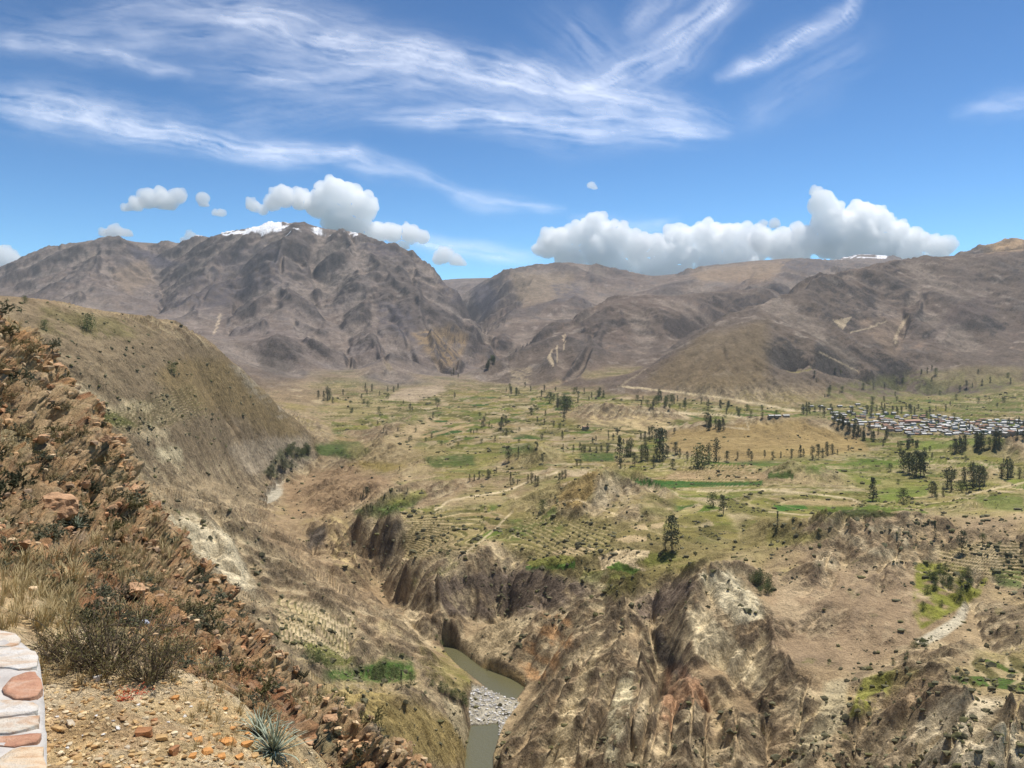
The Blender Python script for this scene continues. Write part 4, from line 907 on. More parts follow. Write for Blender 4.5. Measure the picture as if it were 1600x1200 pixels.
cumulus([(930,360,26),(905,370,22),(870,378,24),(850,392,16),(960,372,26),(990,385,24),(1020,388,24),(1060,375,24),(1100,368,22),(1130,375,26),(1160,372,20),(1180,390,20),(1110,395,28),(1060,400,28),(1000,405,24),(940,395,28),(890,400,24),(1150,400,24),(1030,415,22),(1190,350,8),(1210,350,7),(960,420,24),(1010,428,24),(1060,425,26),(1110,420,24),(1160,415,24),(900,415,18)], 21500, 'long bank of cumulus behind the middle mountains', 5)
cumulus([(520,300,22),(545,315,26),(570,325,22),(500,320,22),(470,312,16),(440,308,18),(425,318,12),(530,345,24),(560,352,22),(590,365,18),(615,366,14),(640,365,16),(660,372,10),(395,322,12),(410,327,8),(630,385,8)], 20000, 'broken white cloud over the summit of the left mountain', 7)
cumulus([(235,312,16),(260,314,16),(215,318,14),(278,306,12),(198,326,7),(250,300,8)], 20000, 'small round white cloud high on the left', 8)
cumulus([(318,310,9),(320,320,7)], 20000, 'tiny wisp of cloud left of the summit cloud', 9)
cumulus([(346,335,7),(336,333,4)], 20000, 'tiny cloud just above the left mountain crest', 10)
cumulus([(695,398,13),(685,404,9),(712,408,10),(722,412,6)], 20000, 'small puffy cloud over the gap between the mountains', 11)
cumulus([(180,362,12),(165,366,8),(197,366,8)], 20500, 'flat small cloud behind the left ridge', 12)
cumulus([(10,402,16),(-12,400,20),(26,408,8),(0,416,14)], 20500, 'white cloud at the far left behind the ridge', 13)
cumulus([(296,366,9),(290,376,8)], 20500, 'faint little cloud behind the left crest', 14)
cumulus([(923,290,5),(929,294,4)], 20000, 'tiny lone cloud high above the middle mountain', 15)

# cirrus: a thin sheet of ice cloud some nine kilometres up
ci, n, out = new_mat('cirrus')
tl = N(n, 'ShaderNodeBsdfTranslucent'); tl.inputs[0].default_value = (.95, .95, .95, 1); tp = N(n, 'ShaderNodeBsdfTransparent'); mx = N(n, 'ShaderNodeMixShader')
at = N(n, 'ShaderNodeAttribute', attribute_name='dens'); n.links.new(at.outputs['Fac'], mx.inputs[0]); n.links.new(tp.outputs[0], mx.inputs[1]); n.links.new(tl.outputs[0], mx.inputs[2]); n.links.new(mx.outputs[0], out.inputs[0])
cx = np.linspace(-500, 2100, 520); cy = np.linspace(-300, 430, 240)
CX, CY = np.meshgrid(cx, cy, indexing='ij')
wx = CX + 26 * fbm(CX / 170, CY / 110, 4, 301) + 5 * fbm(CX / 40, CY / 30, 3, 302); wy = CY + 16 * fbm(CX / 190, CY / 90, 4, 305) + 4 * fbm(CX / 50, CY / 22, 3, 306)
dens = np.zeros(CX.shape, np.float32)
def wisp(pts, k, s, fib=(140, 7), feather=1.0):
    """pts: (px, py, half width); fibres run along the line"""
    global dens
    L = 0; acc = np.zeros(CX.shape); best = np.full(CX.shape, 1e9); tt = np.zeros(CX.shape); uu_ = np.zeros(CX.shape); inside = np.zeros(CX.shape)
    tot = sum(math.hypot(b[0] - a[0], b[1] - a[1]) for a, b in zip(pts[:-1], pts[1:]))
    for a, b in zip(pts[:-1], pts[1:]):
        vx, vy = b[0] - a[0], b[1] - a[1]; ln = math.hypot(vx, vy)
        t_ = np.clip(((wx - a[0]) * vx + (wy - a[1]) * vy) / ln ** 2, 0, 1)
        dx = wx - a[0] - t_ * vx; dy = wy - a[1] - t_ * vy; d_ = np.hypot(dx, dy); sg = (vx * dy - vy * dx) / ln
        h = (a[2] + (b[2] - a[2]) * t_) * 1.75; q = d_ / h; m = q < best
        best = np.where(m, q, best); tt = np.where(m, L + t_ * ln, tt); uu_ = np.where(m, sg, uu_); L += ln
    f = fbm(tt / fib[0], uu_ / fib[1], 5, s, .6) ; f2 = fbm(tt / 90, uu_ / 30, 3, s + 5)
    prof = np.exp(-(best * 1.25) ** 2)
    endf = ss(tt, -1, .18 * tot) * (1 - ss(tt, .82 * tot, tot))
    dens = np.maximum(dens, dens * .55 + k * prof * np.clip(.44 + .55 * f + .6 * f2, 0, 1.3) * (.35 + .65 * endf))
wisp([(-60,150,24),(100,170,22),(250,205,18),(400,232,14),(560,244,8),(660,280,8)], .62, 310)
wisp([(-20,62,10),(80,72,10),(200,92,8),(300,120,8)], .45, 312)
wisp([(250,5,18),(420,40,22),(560,75,26),(700,100,24),(820,125,22),(950,155,26),(1120,195,14)], .62, 314)
wisp([(0,40,26),(200,60,26),(420,50,30),(620,60,30)], .22, 316)
wisp([(330,110,24),(500,120,28),(650,105,30),(800,140,26)], .33, 318)
wisp([(580,185,9),(740,180,18),(900,195,22),(1050,200,16),(1130,205,8)], .55, 320)
wisp([(800,90,16),(900,140,22),(1010,170,20)], .45, 322)
wisp([(860,150,16),(950,130,22),(1030,90,24),(1090,40,22),(1150,-30,22)], .5, 324, (110, 8))
wisp([(980,60,20),(1020,20,20),(1060,-40,24)], .22, 326)
wisp([(1120,120,7),(1200,95,12),(1270,55,13),(1320,20,10),(1350,-20,10)], .55, 328, (80, 6))
wisp([(690,300,6),(760,318,9),(880,328,6)], .34, 330)
wisp([(520,255,6),(640,275,8),(720,300,6)], .3, 331)
wisp([(560,355,6),(700,385,9),(840,405,8)], .5, 332)
wisp([(900,345,6),(1000,352,9),(1060,342,6)], .3, 334)
wisp([(1500,175,8),(1570,165,12),(1700,150,16)], .26, 336)
wisp([(1140,200,16),(1280,120,26),(1360,60,20)], .12, 338)
wisp([(340,190,20),(520,160,30),(620,150,20)], .15, 340)
wisp([(120,20,20),(300,10,26),(500,5,24)], .22, 342)
wisp([(-480,100,30),(-200,130,30),(-60,150,24)], .5, 344)
wisp([(1650,60,20),(1850,100,26),(2080,90,20)], .3, 346)
wisp([(880,30,30),(960,100,30),(940,150,20)], .2, 348)
dens = np.clip(dens, 0, .92)
H_ = 9000.0; YY = np.minimum(H_ * F / (HY - CY), 90000); k_ = YY
Xc = (CX - 800) / F * YY; Zc = (HY - CY) / F * YY
tag(grid_mesh('cirrus_cloud', Xc.astype(np.float32), YY.astype(np.float32), Zc.astype(np.float32), {'dens': dens}, ci), kind='stuff')
# ------------------------------------------------------------- finding the ground along a line of sight
EL = Zf / Yf; RUN = np.maximum.accumulate(EL, axis=1)
def ground(px, py):
    i = min(max(np.searchsorted(uu, px), 1), NV - 1); i = i if abs(uu[i] - px) < abs(uu[i - 1] - px) else i - 1
    e = (HY - py) / F; j = int(np.searchsorted(RUN[i], e)); j = min(max(j, 1), NR - 1)
    # the true point at that distance
    Yk = float(Yf[i, j]); return ((px - 800) / F * Yk, Yk, float(Zf[i, j]))

def blob_crown(r, n, shape, leaf, seed, clus=14):
    """leaf clumps: many small bent quads in irregular clusters through the volume; unit height"""
    q = np.random.default_rng(seed); V = []; T = []; k = 0
    cs = []
    while len(cs) < clus:
        z = q.uniform(.1, 1.0); w = shape(z) * r
        a = q.uniform(0, 6.28); d = w * math.sqrt(q.uniform(0, 1))
        cs.append((d * math.cos(a), d * math.sin(a), z, q.uniform(.45, .95) * w + .03))
    for c in cs:
        for _ in range(n // clus):
            v = q.normal(size=3); v /= np.linalg.norm(v); v *= c[3] * q.uniform(.5, 1) ** .5; v[2] *= 1.25
            p = np.array(c[:3]) + v; u = q.normal(size=3); u /= np.linalg.norm(u); w_ = np.cross(u, q.normal(size=3)); w_ /= np.linalg.norm(w_)
            s = leaf * q.uniform(.6, 1.4)
            V += [p + u * s, p + w_ * s * .7, p - u * s, p - w_ * s * .7]; T += [(k, k + 1, k + 2, k + 3)]; k += 4
    return np.array(V), T
def trunk_mesh(limbs, seed, r0=.02, h=.9):
    q = random.Random(seed); V = []; T = []
    def tube(pts, rad, ns=6):
        b = len(V)
        for (p, r) in zip(pts, rad):
            for a in range(ns): V.append((p[0] + r * math.cos(a * 6.283 / ns), p[1] + r * math.sin(a * 6.283 / ns), p[2]))
        for i in range(len(pts) - 1):
            for a in range(ns): T.append((b + i * ns + a, b + i * ns + (a + 1) % ns, b + (i + 1) * ns + (a + 1) % ns, b + (i + 1) * ns + a))
    tube([(0, 0, -.03), (q.uniform(-.01, .01), 0, .3), (q.uniform(-.02, .02), q.uniform(-.02, .02), .6), (q.uniform(-.03, .03), 0, h)], [r0, r0 * .75, r0 * .5, r0 * .15])
    for k in range(limbs):
        z = q.uniform(.2, .75); a = q.uniform(0, 6.28); l = q.uniform(.08, .18)
        tube([(0, 0, z), (math.cos(a) * l * .5, math.sin(a) * l * .5, z + l * .7), (math.cos(a) * l, math.sin(a) * l, z + l * 1.3)], [r0 * .5, r0 * .3, r0 * .1], 4)
    return V, T
leafm = simple_mat('eucalyptus_leaves', (.13, .135, .075), .8, .45, 1.2, spec=.15, coords='Object')
leafg = simple_mat('bush_leaves', (.14, .165, .06), .8, .45, 1.5, spec=.15)
bark = simple_mat('bark', (.16, .12, .09), .9, .3, 6)
col_s = lambda z: math.sin(min(1, z * 1.25) ** .55 * 3.0) * .9 + .12
euc_s = lambda z: (.5 + .5 * math.sin(z * 9)) * .35 + .75 * math.sin(min(z * 1.05, 1) * 3.0) ** .6 if z < .97 else .2
cone_s = lambda z: (1.05 - z) * .9 + .1
rnd_s = lambda z: math.sqrt(max(0, 1 - (2 * z - 1.0) ** 2)) + .05
SP = {}
for nme, (r, n_, sh, lf, cl_, lmb) in {'tall0': (.15, 900, euc_s, .022, 26, 4), 'tall1': (.19, 900, euc_s, .024, 22, 5), 'tall2': (.13, 800, col_s, .022, 24, 3), 'slim': (.09, 650, col_s, .020, 24, 2),
        'cone': (.24, 900, cone_s, .026, 30, 5), 'round': (.42, 1000, rnd_s, .034, 26, 5), 'round1': (.34, 900, rnd_s, .03, 20, 5)}.items():
    V, T = blob_crown(r, n_, sh, lf, len(SP) + 3, cl_)
    c = tri_mesh('crown', V, T, [leafg if nme.startswith('round') else leafm], link=False).data
    V, T = trunk_mesh(lmb, len(SP)); SP[nme] = (c, tri_mesh('trunk', V, T, [bark], smooth=True, link=False).data)
tr = random.Random(21); ntree = 0
def tree(px, py, hp, kind, label, group=None, name='eucalyptus_tree', wid=1.0):
    global ntree
    x, y, z = ground(px, py); h = hp * 1.0 / F * y
    o = empty(name, (x, y, z - .3), label, 'tree', group, tr.uniform(0, 6.28)); o.scale = (h * wid, h * wid, h)
    c, t_ = SP[kind]
    for nm_, me in (('trunk', t_), ('crown', c)):
        q = bpy.data.objects.new(nm_, me); COL.objects.link(q); q.parent = o
    ntree += 1; return o
T_ = lambda: tr.choice(['tall0', 'tall1', 'tall2', 'tall0'])
def grove(pts, label, group, kinds=None, name='eucalyptus_tree'):
    for (px, py, hp) in pts: tree(px + tr.uniform(-1.5, 1.5), py + tr.uniform(-.8, .8), hp * tr.uniform(.85, 1.15), tr.choice(kinds) if kinds else T_(), label, group, name, tr.uniform(.85, 1.2))
def scatter(poly, n, h0, h1):
    xs = [p[0] for p in poly]; ys = [p[1] for p in poly]; out = []
    while len(out) < n:
        x = tr.uniform(min(xs), max(xs)); y = tr.uniform(min(ys), max(ys))
        if inpoly(np.array([x]), np.array([y]), poly)[0]: out.append((x, y, tr.uniform(h0, h1)))
    return out
# trees that stand out
tree(1050, 862, 56, 'tall1', 'tallest dark eucalyptus standing alone above the bare fields at the gorge rim')
tree(1040, 862, 26, 'tall0', 'shorter eucalyptus leaning against the foot of the tallest lone tree')
tree(1364, 784, 36, 'cone', 'cone-shaped tree beside the striped green fields', name='conifer_tree')
tree(1411, 788, 22, 'round1', 'round-topped tree just right of the cone-shaped tree', name='broadleaf_tree')
tree(1215, 829, 24, 'slim', 'slim dark tree on the brown mound left of the long dark field')
tree(1130, 806, 30, 'tall1', 'broad dark tree, right one of the pair above the green gully')
tree(1114, 793, 22, 'round1', 'rounded tree, left one of the pair above the green gully', name='broadleaf_tree')
tree(1461, 842, 28, 'slim', 'slim tree at the left end of the right-hand terraces')
tree(1503, 864, 34, 'tall1', 'dark bushy tree casting shade on the right-hand terraces')
tree(1535, 848, 14, 'round1', 'small tree to the right of the dark terrace tree', name='broadleaf_tree')
tree(968, 725, 44, 'tall2', 'tall narrow tree, leftmost of the row behind the dark green strip field')
tree(1031, 719, 48, 'tall1', 'tallest tree of the row behind the dark green strip field')
tree(1119, 722, 36, 'tall0', 'tall tree at the right end of the row, beside the round dark tree')
tree(1097, 731, 32, 'round', 'large round dark tree in the row behind the strip field', name='broadleaf_tree')
tree(880, 707, 13, 'slim', 'little cypress on the pale field left of the green patch', name='cypress_tree')
tree(847, 725, 15, 'tall1', 'small tree on the right slope of the pointed knoll')
tree(810, 717, 17, 'slim', 'narrow tree at the left foot of the pointed knoll', name='cypress_tree')
tree(795, 722, 24, 'tall1', 'dark tree behind the knoll with the white terrace walls')
tree(798, 760, 22, 'slim', 'slender tree above the pale curved track')
tree(849, 800, 18, 'round1', 'round tree at the top of the green terraces below the long brown slope', name='broadleaf_tree')
tree(627, 1074, 26, 'slim', 'dark upright tree among green plots on the near river bank')
tree(136, 514, 22, 'round', 'broad bush-like tree high on the left hill', name='broadleaf_tree')
tree(70, 516, 15, 'round1', 'small dark tree beside the green patch on the left hill', name='broadleaf_tree')
tree(38, 474, 11, 'round1', 'tiny tree on the skyline of the left hill', name='broadleaf_tree')
tree(268, 582, 14, 'round', 'dark thicket-like tree halfway down the left hill', name='broadleaf_tree')
tree(1490, 656, 9, 'round1', 'round tree at the edge of the village, just left of the open green', name='broadleaf_tree')
# rows and groves
grove([(980,712,26),(986,714,30),(992,729,25),(1001,722,24),(1008,720,24),(1012,722,20),(1021,731,20),(1026,722,20),(1036,722,28),(1042,716,18),(1050,732,16),(1054,712,20),(1062,716,15),(1073,720,16),(1108,723,26),(1135,721,16),(1091,730,20)], 'eucalyptus in the loose row behind the long dark green strip field', 'eucalyptus row behind the strip field')
grove([(1153,717,12),(1169,716,14),(1175,721,13),(1196,716,12),(1208,719,12),(1221,716,10),(1236,717,13),(1250,716,18),(1255,714,14),(1270,718,20),(1278,719,22),(1284,716,16),(1294,712,20),(1300,710,16),(1310,710,10),(1325,704,9)], 'tree in the row along the front foot of the long brown mesa', 'trees along the foot of the mesa')
grove([(1007,690,18),(1013,688,20),(1019,686,18),(1000,690,14),(963,680,11),(1026,692,22),(1032,690,18),(1040,684,10),(1054,680,9)], 'eucalyptus at the foot of the pale eroded quarry bank', 'eucalyptus below the quarry bank')
grove(scatter([(1104,664),(1148,660),(1150,674),(1102,674)], 12, 12, 18), 'dark tree in the compact grove on the mesa top', 'grove on the mesa')
grove(scatter([(855,628),(880,625),(895,648),(872,650)], 12, 12, 20), 'tree of the dark grove left of the pale quarry bank', 'grove left of the quarry bank', ['round1', 'tall1'])
grove([(800,617,10),(808,617,10),(830,650,14),(829,612,9),(850,612,10),(845,620,9),(900,612,8),(912,616,10),(938,618,12),(944,620,9),(925,622,8),(902,630,9),(852,650,9),(840,660,9),(852,664,10),(866,668,9),(790,612,7),(820,605,7)], 'small distant tree on the dry fields below the middle hill', 'scattered trees below the middle hill')
grove(scatter([(1020,622),(1080,626),(1200,646),(1190,656),(1100,645),(985,634)], 26, 8, 13), 'tree in the long belt between the two pale tracks', 'tree belt between the tracks', ['round1', 'tall1', 'tall0'])
grove(scatter([(1240,640),(1330,640),(1340,652),(1290,655),(1250,650)], 12, 8, 14), 'tree in the scattered belt at the near left corner of the village', 'trees at the left corner of the village')
grove(scatter([(1330,636),(1480,640),(1480,648),(1340,645)], 16, 8, 12), 'tree in the row behind the village roofs', 'trees behind the village')
grove(scatter([(1306,655),(1345,672),(1400,688),(1438,700),(1425,710),(1370,700),(1330,682),(1300,664)], 44, 10, 16), 'dark tree in the dense plantation on the mesa side facing the village', 'plantation in front of the village')
grove(scatter([(1470,714),(1500,698),(1545,690),(1572,694),(1560,704),(1500,712)], 26, 14, 20), 'dark tree in the thick plantation beside the green meadow', 'plantation beside the meadow')
grove(scatter([(1568,690),(1620,676),(1620,690),(1575,696)], 8, 14, 18), 'tree at the right edge beyond the thick plantation', 'trees at the right edge')
grove([(1413,738,30),(1420,741,32),(1431,746,38),(1438,745,34),(1445,744,36),(1427,742,26)], 'tall eucalyptus in the tight clump below the village meadow', 'tight clump below the meadow', ['tall1', 'round1', 'tall1'])
grove([(1480,764,34),(1488,768,36),(1456,777,24),(1462,776,20),(1506,760,26),(1521,763,38),(1531,764,34),(1527,758,28),(1538,760,24),(1474,776,14),(1500,768,14)], 'leafy tree in the loose grove on the right-hand fields', 'loose grove on the right-hand fields', ['tall1', 'tall0', 'round1'])
grove([(1565,746,22),(1574,748,30),(1580,746,26),(1594,748,18),(1604,745,24)], 'tree near the right edge above the small brown ridge', 'trees above the brown ridge')
grove([(1362,655,18),(1380,650,9),(1402,648,9),(1424,646,14),(1430,650,12),(1448,657,12),(1455,664,11),(1448,668,9),(1466,662,10),(1372,662,12),(1395,672,8),(1516,672,10),(1560,676,10),(1578,664,10),(1592,667,15),(1600,668,12),(1500,668,8),(1535,672,7)], 'tree standing among the village houses', 'trees among the village houses')
grove([(910,708,8),(914,708,10),(921,708,9),(931,708,10),(941,707,9),(950,708,9),(926,692,10),(931,690,9),(951,690,9),(957,688,10),(878,678,6)], 'small tree in the thin row behind the small green plots', 'thin row behind the small plots')
grove([(826,756,14),(830,757,16),(836,758,14),(840,760,12),(803,758,10),(808,756,8),(874,754,16),(880,750,14),(884,748,12)], 'dark tree near the white-walled terraces of the pointed knoll', 'trees by the white-walled terraces')
grove([(567,777,10),(571,777,12),(575,776,11),(638,769,6),(563,780,6),(735,752,10),(741,752,9),(748,748,12),(762,748,14),(766,746,11),(775,740,8),(678,656,9),(671,656,6),(624,738,6),(556,742,5)], 'small tree on the dry terraces right of the upper river bend', 'small trees on the dry terraces')
grove([(752,669,12),(756,668,14),(763,668,10),(780,673,16),(785,671,18),(790,665,14),(775,690,9),(790,682,8)], 'tree along the pale track in the middle of the valley', 'trees along the middle track')
grove([(418,748,14),(424,748,20),(428,745,17),(440,732,18),(446,738,16),(455,735,14),(434,750,14)], 'dark tree on the bank above the upper river gravel', 'trees above the upper river gravel')
grove(scatter([(448,702),(486,702),(488,712),(446,714)], 12, 8, 12), 'bushy tree in the dark copse at the tip of the golden hill', 'copse at the tip of the golden hill', ['round', 'round1'])
grove([(505,628,14),(510,627,20),(514,625,18),(498,625,12),(520,630,10),(535,618,9),(565,624,9),(570,612,12),(580,612,10),(575,617,8),(605,612,9),(615,612,10),(622,608,8),(593,618,7)], 'tree at the foot of the big left mountain', 'trees at the foot of the left mountain')
grove(scatter([(752,578),(772,562),(778,568),(764,584)], 10, 8, 12), 'tree of the dark wood at the mouth of the gorge', 'wood at the gorge mouth', ['round1', 'tall1'])
grove([(705,588,8),(710,586,9),(716,590,7)], 'tree in the little clump left of the gorge mouth', 'clump left of the gorge mouth')
grove([(1450,582,8),(1456,578,8),(1440,585,7),(1500,612,9),(1510,608,10),(1520,606,8),(1535,602,8),(1548,598,10),(1580,600,8),(1400,620,8),(1365,612,7),(1290,622,7)], 'tree among the green fields below the right-hand mountain', 'trees below the right-hand mountain')
grove(scatter([(1178,910),(1222,915),(1225,932),(1180,932)], 7, 14, 24), 'dark thorny bush in the clump beside the pale peak', 'bush clump beside the pale peak', ['round', 'round1'], 'thorn_bush')
grove([(585,1062,18),(592,1060,20),(600,1063,22),(610,1062,16),(618,1058,14),(640,1070,16),(480,1030,16),(490,1040,18),(500,1035,14),(510,1045,16)], 'round green bush on the terraced near river bank', 'bushes on the near river bank', ['round', 'round1'], 'green_bush')
grove([(688,1080,13),(696,1086,12),(712,1092,14),(722,1098,16),(728,1105,14),(705,1090,10),(676,1072,10),(690,1008,8),(683,1000,8)], 'dark bush in the line along the left river edge', 'bushes along the river edge', ['round', 'round1'], 'river_bush')
grove(scatter([(1435,890),(1500,890),(1530,910),(1500,940),(1440,960)], 20, 8, 14), 'yellow-green bush in the damp hollow above the pale stream bed', 'bushes in the damp hollow', ['round', 'round1'], 'green_bush')
grove([(1445,1010,10),(1440,1005,8),(1430,1012,10),(1455,1000,6),(1420,1030,8),(1415,1035,9),(1395,1040,7),(1470,1012,6)], 'dark bush just below the pale stream bed', 'bushes below the stream bed', ['round', 'round1'], 'stream_bush')
grove(scatter([(790,602),(960,622),(1200,640),(1230,652),(1000,640),(900,630),(800,625)], 34, 6, 10), 'small broad tree in the hedgerows between the valley fields and the brown mountain foot', 'hedgerow trees at the mountain foot', ['round1', 'tall1'], 'broadleaf_tree')
grove(scatter([(500,630),(700,618),(800,640),(860,690),(700,700),(560,680)], 34, 5, 9), 'tiny tree among the dry fields in the left part of the valley', 'tiny trees in the left valley fields', ['round1', 'tall1'], 'broadleaf_tree')
grove(scatter([(880,655),(1000,690),(1000,740),(900,735),(830,700)], 16, 8, 14), 'tree among the small green plots left of the quarry bank', 'trees among the small green plots', ['tall0', 'tall1', 'round1'], 'broadleaf_tree')
grove(scatter([(1340,700),(1600,700),(1600,790),(1380,790)], 16, 7, 13), 'small tree in the hedges of the right-hand fields', 'hedge trees of the right-hand fields', ['tall1', 'round1'], 'broadleaf_tree')
grove(scatter([(1250,585),(1600,575),(1600,640),(1280,640)], 26, 5, 9), 'small tree in the hedges behind the village', 'hedge trees behind the village', ['tall1', 'round1'], 'broadleaf_tree')
print('TREES', ntree)

# ------------------------------------------------------------- the village
def house_mesh(w, d, h, ridge, wallc, roofc):
    V = []; T = []; mi = []
    def q(a, m): b = len(V); V.extend(a); T.append(tuple(range(b, b + 4))); mi.append(m)
    x, y = w / 2, d / 2
    q([(-x,-y,-2),(x,-y,-2),(x,-y,h),(-x,-y,h)], 0); q([(x,y,-2),(-x,y,-2),(-x,y,h),(x,y,h)], 0)
    q([(-x,y,-2),(-x,-y,-2),(-x,-y,h),(-x,y,h)], 0); q([(x,-y,-2),(x,y,-2),(x,y,h),(x,-y,h)], 0)
    q([(-x,-y,h),(-x,y,h),(-x,0,h+ridge),(-x,0,h+ridge)], 0); q([(x,-y,h),(x,y,h),(x,0,h+ridge),(x,0,h+ridge)], 0)
    e = .5; k = ridge / y * e
    for s_ in (-1, 1):
        q([(-x-e,s_*(y+e),h-k+.05),(x+e,s_*(y+e),h-k+.05),(x+e,0,h+ridge+.05),(-x-e,0,h+ridge+.05)], 1)
        q([(-x-e,s_*(y+e),h-k+.17),(x+e,s_*(y+e),h-k+.17),(x+e,0,h+ridge+.17),(-x-e,0,h+ridge+.17)], 1)
    q([(-.6,-y-.03,0),(.5,-y-.03,0),(.5,-y-.03,2.1),(-.6,-y-.03,2.1)], 2); q([(x*.4,-y-.03,1),(x*.7,-y-.03,1),(x*.7,-y-.03,2),(x*.4,-y-.03,2)], 2); q([(-x*.75,-y-.03,1),(-x*.45,-y-.03,1),(-x*.45,-y-.03,2),(-x*.75,-y-.03,2)], 2)
    return V, T, mi
wl = [simple_mat('adobe_wall', c, .9, .2, .5) for c in ((.42,.34,.26), (.66,.63,.58), (.30,.24,.18))]
rf = [simple_mat('metal_roof', c, 1.0, .3, .3, spec=.0) for c in ((.60,.58,.54), (.46,.44,.40), (.74,.72,.67), (.34,.21,.15), (.33,.32,.31))]
dk = simple_mat('dark_opening', (.05,.045,.04), .8, .1, 1)
HM = []
for k in range(14):
    w_, d_, h_, rg_ = tr.uniform(8, 15), tr.uniform(5.5, 8), tr.choice([2.7, 3.2, 5.4]), tr.uniform(.9, 1.6); rk = [0, 2, 1, 3, 2, 4, 0, 2, 3, 1, 2, 0, 3, 4][k]
    V, T, mi = house_mesh(w_, d_, h_, rg_, 0, 0); HM.append((tri_mesh('house', V, T, [wl[k % 3], rf[rk], dk], mi, link=False).data, rk))
HL = {0: ('village house under a pale grey metal roof', 'houses with pale grey roofs'), 1: ('village house under a mid-grey metal roof', 'houses with mid-grey roofs'), 2: ('village house under a bright white roof', 'houses with white roofs'),
      3: ('village house under a rust-brown roof', 'houses with rust-brown roofs'), 4: ('village house under a dull dark grey roof', 'houses with dark grey roofs')}
def put_house(px, py, k, rz, lab=None, grp=None, sc=1.0):
    x, y, z = ground(px, py); me, rk = HM[k]
    o = bpy.data.objects.new('house', me); COL.objects.link(o); o.location = (x, y, z); o.rotation_euler = (0, 0, rz); o.scale = (sc,) * 3
    zn = 'left of the pink building' if px < 1405 else 'around the pink building' if px < 1450 else 'right of the pink building' if px < 1520 else 'at the right edge of the photo'
    tag(o, lab or HL[rk][0] + ' ' + zn, 'house', None if lab else HL[rk][1] + ' ' + zn); return o
nh = 0
for r_i in range(15):
    py = 647 + r_i * 2.35; x = 1300 + tr.uniform(0, 8)
    while x < 1620:
        c_ = 648 + (x - 1300) * .045; lo = c_ - 2 + 9 * max(0, (1390 - x) / 90) * 0; hi = 664 + min(18, (x - 1320) * .16)
        if x > 1500: lo = 660
        dens_ = .92 if x > 1370 else .6
        if lo - 2 < py < hi and tr.random() < dens_ and nh < 285 and not (1410 < x < 1442 and 655 < py < 665):
            put_house(x, py + tr.uniform(-.7, .7), tr.randrange(14), math.radians(12 + tr.choice([0, 0, 90, 0]) + tr.uniform(-6, 6))); nh += 1
        x += tr.uniform(9, 15)
for (px, py) in [(1255,640),(1268,636),(1282,637),(1296,641),(1312,636),(1330,638),(1345,640),(1352,643),(1340,634),(1205,652),(1215,653),(1228,652),(1306,646)]:
    put_house(px, py, tr.choice([0, 2, 9, 11]), .2, 'pale-roofed house on the outskirts left of the village', 'outlying houses left of the village')
    bpy.context.scene.objects[-1]['group'] = 'outlying houses left of the village'
print('HOUSES', nh)
pk = simple_mat('pink_plaster', (.52,.30,.24), .9, .15, .3); pr = simple_mat('pink_tiles', (.50,.30,.22), .85, .2, .5)
x, y, z = ground(1425, 662)
sch = empty('school_building', (x, y, z), 'long salmon-pink building in the middle of the village', 'building', rz=.12)
V, T, mi = house_mesh(38, 13, 6, 2.2, 0, 0); f_ = [i for i, m in enumerate(mi) if m == 0]
tri_mesh('wall', V, [T[i] for i in f_], [pk], parent=sch); tri_mesh('roof', V, [T[i] for i, m in enumerate(mi) if m == 1], [pr], parent=sch); tri_mesh('door', V, [T[i] for i, m in enumerate(mi) if m == 2], [dk], parent=sch)
put_house(915, 672, 3, .4, 'single pale farmhouse at the left foot of the quarry bank')
bpy.context.scene.objects[-1].pop('group', None)

# ------------------------------------------------------------- scrub on the slopes: too many to count
ib = bmesh.new(); bmesh.ops.create_icosphere(ib, subdivisions=1, radius=1); iv = np.array([v.co for v in ib.verts]); it = np.array([[v.index for v in f.verts] for f in ib.faces]); ib.free()
sv = []; stt = []; scs = []; o_ = 0; rs = np.random.default_rng(5)
vismask = (EL >= RUN - 1e-4) & (Yf < 2600) & (Yf > 280) & (wm < .5)
cand = np.nonzero(vismask & (((riser > .5) | (edge > .5) & (hm > .3)) & (nC > -.1)) & (rs.random(Zf.shape) < .5))
sel = rs.choice(len(cand[0]), min(3000, len(cand[0])), replace=False)
pts_ = [(cand[0][k], cand[1][k]) for k in sel]
cand = np.nonzero(vismask & (hm < .5) & (Yf < 1500) & (nB + nD * .8 > -.05))
sel = rs.choice(len(cand[0]), 6200, replace=False); pts_ += [(cand[0][k], cand[1][k]) for k in sel]
for (i, j) in pts_:
    s_ = (.45 + 1.5 * rs.random() ** 3) * (1 + (Yf[i, j] - 500) / 1300) * 1.05
    v = iv * (1 + rs.uniform(-.6, .45, (len(iv), 1))) * np.array([s_ * rs.uniform(.9, 1.6), s_, s_ * .85]) + np.array([Xf[i, j] + rs.uniform(-1, 1), Yf[i, j] + rs.uniform(-1, 1), Zf[i, j] + s_ * .15])
    sv.append(v); stt.append(it + o_); o_ += len(iv)
    c = np.array([.12, .11, .06]) * rs.uniform(.6, 1.6) if rs.random() < .75 else np.array([.14, .13, .055]); scs.append(np.repeat(c[None], len(iv), 0))
sm = simple_mat('scrub_leaves', None, .9, .4, .8, attr='col')
tag(tri_mesh('scrub', np.concatenate(sv), np.concatenate(stt), [sm], cols=np.concatenate(scs)), kind='stuff')
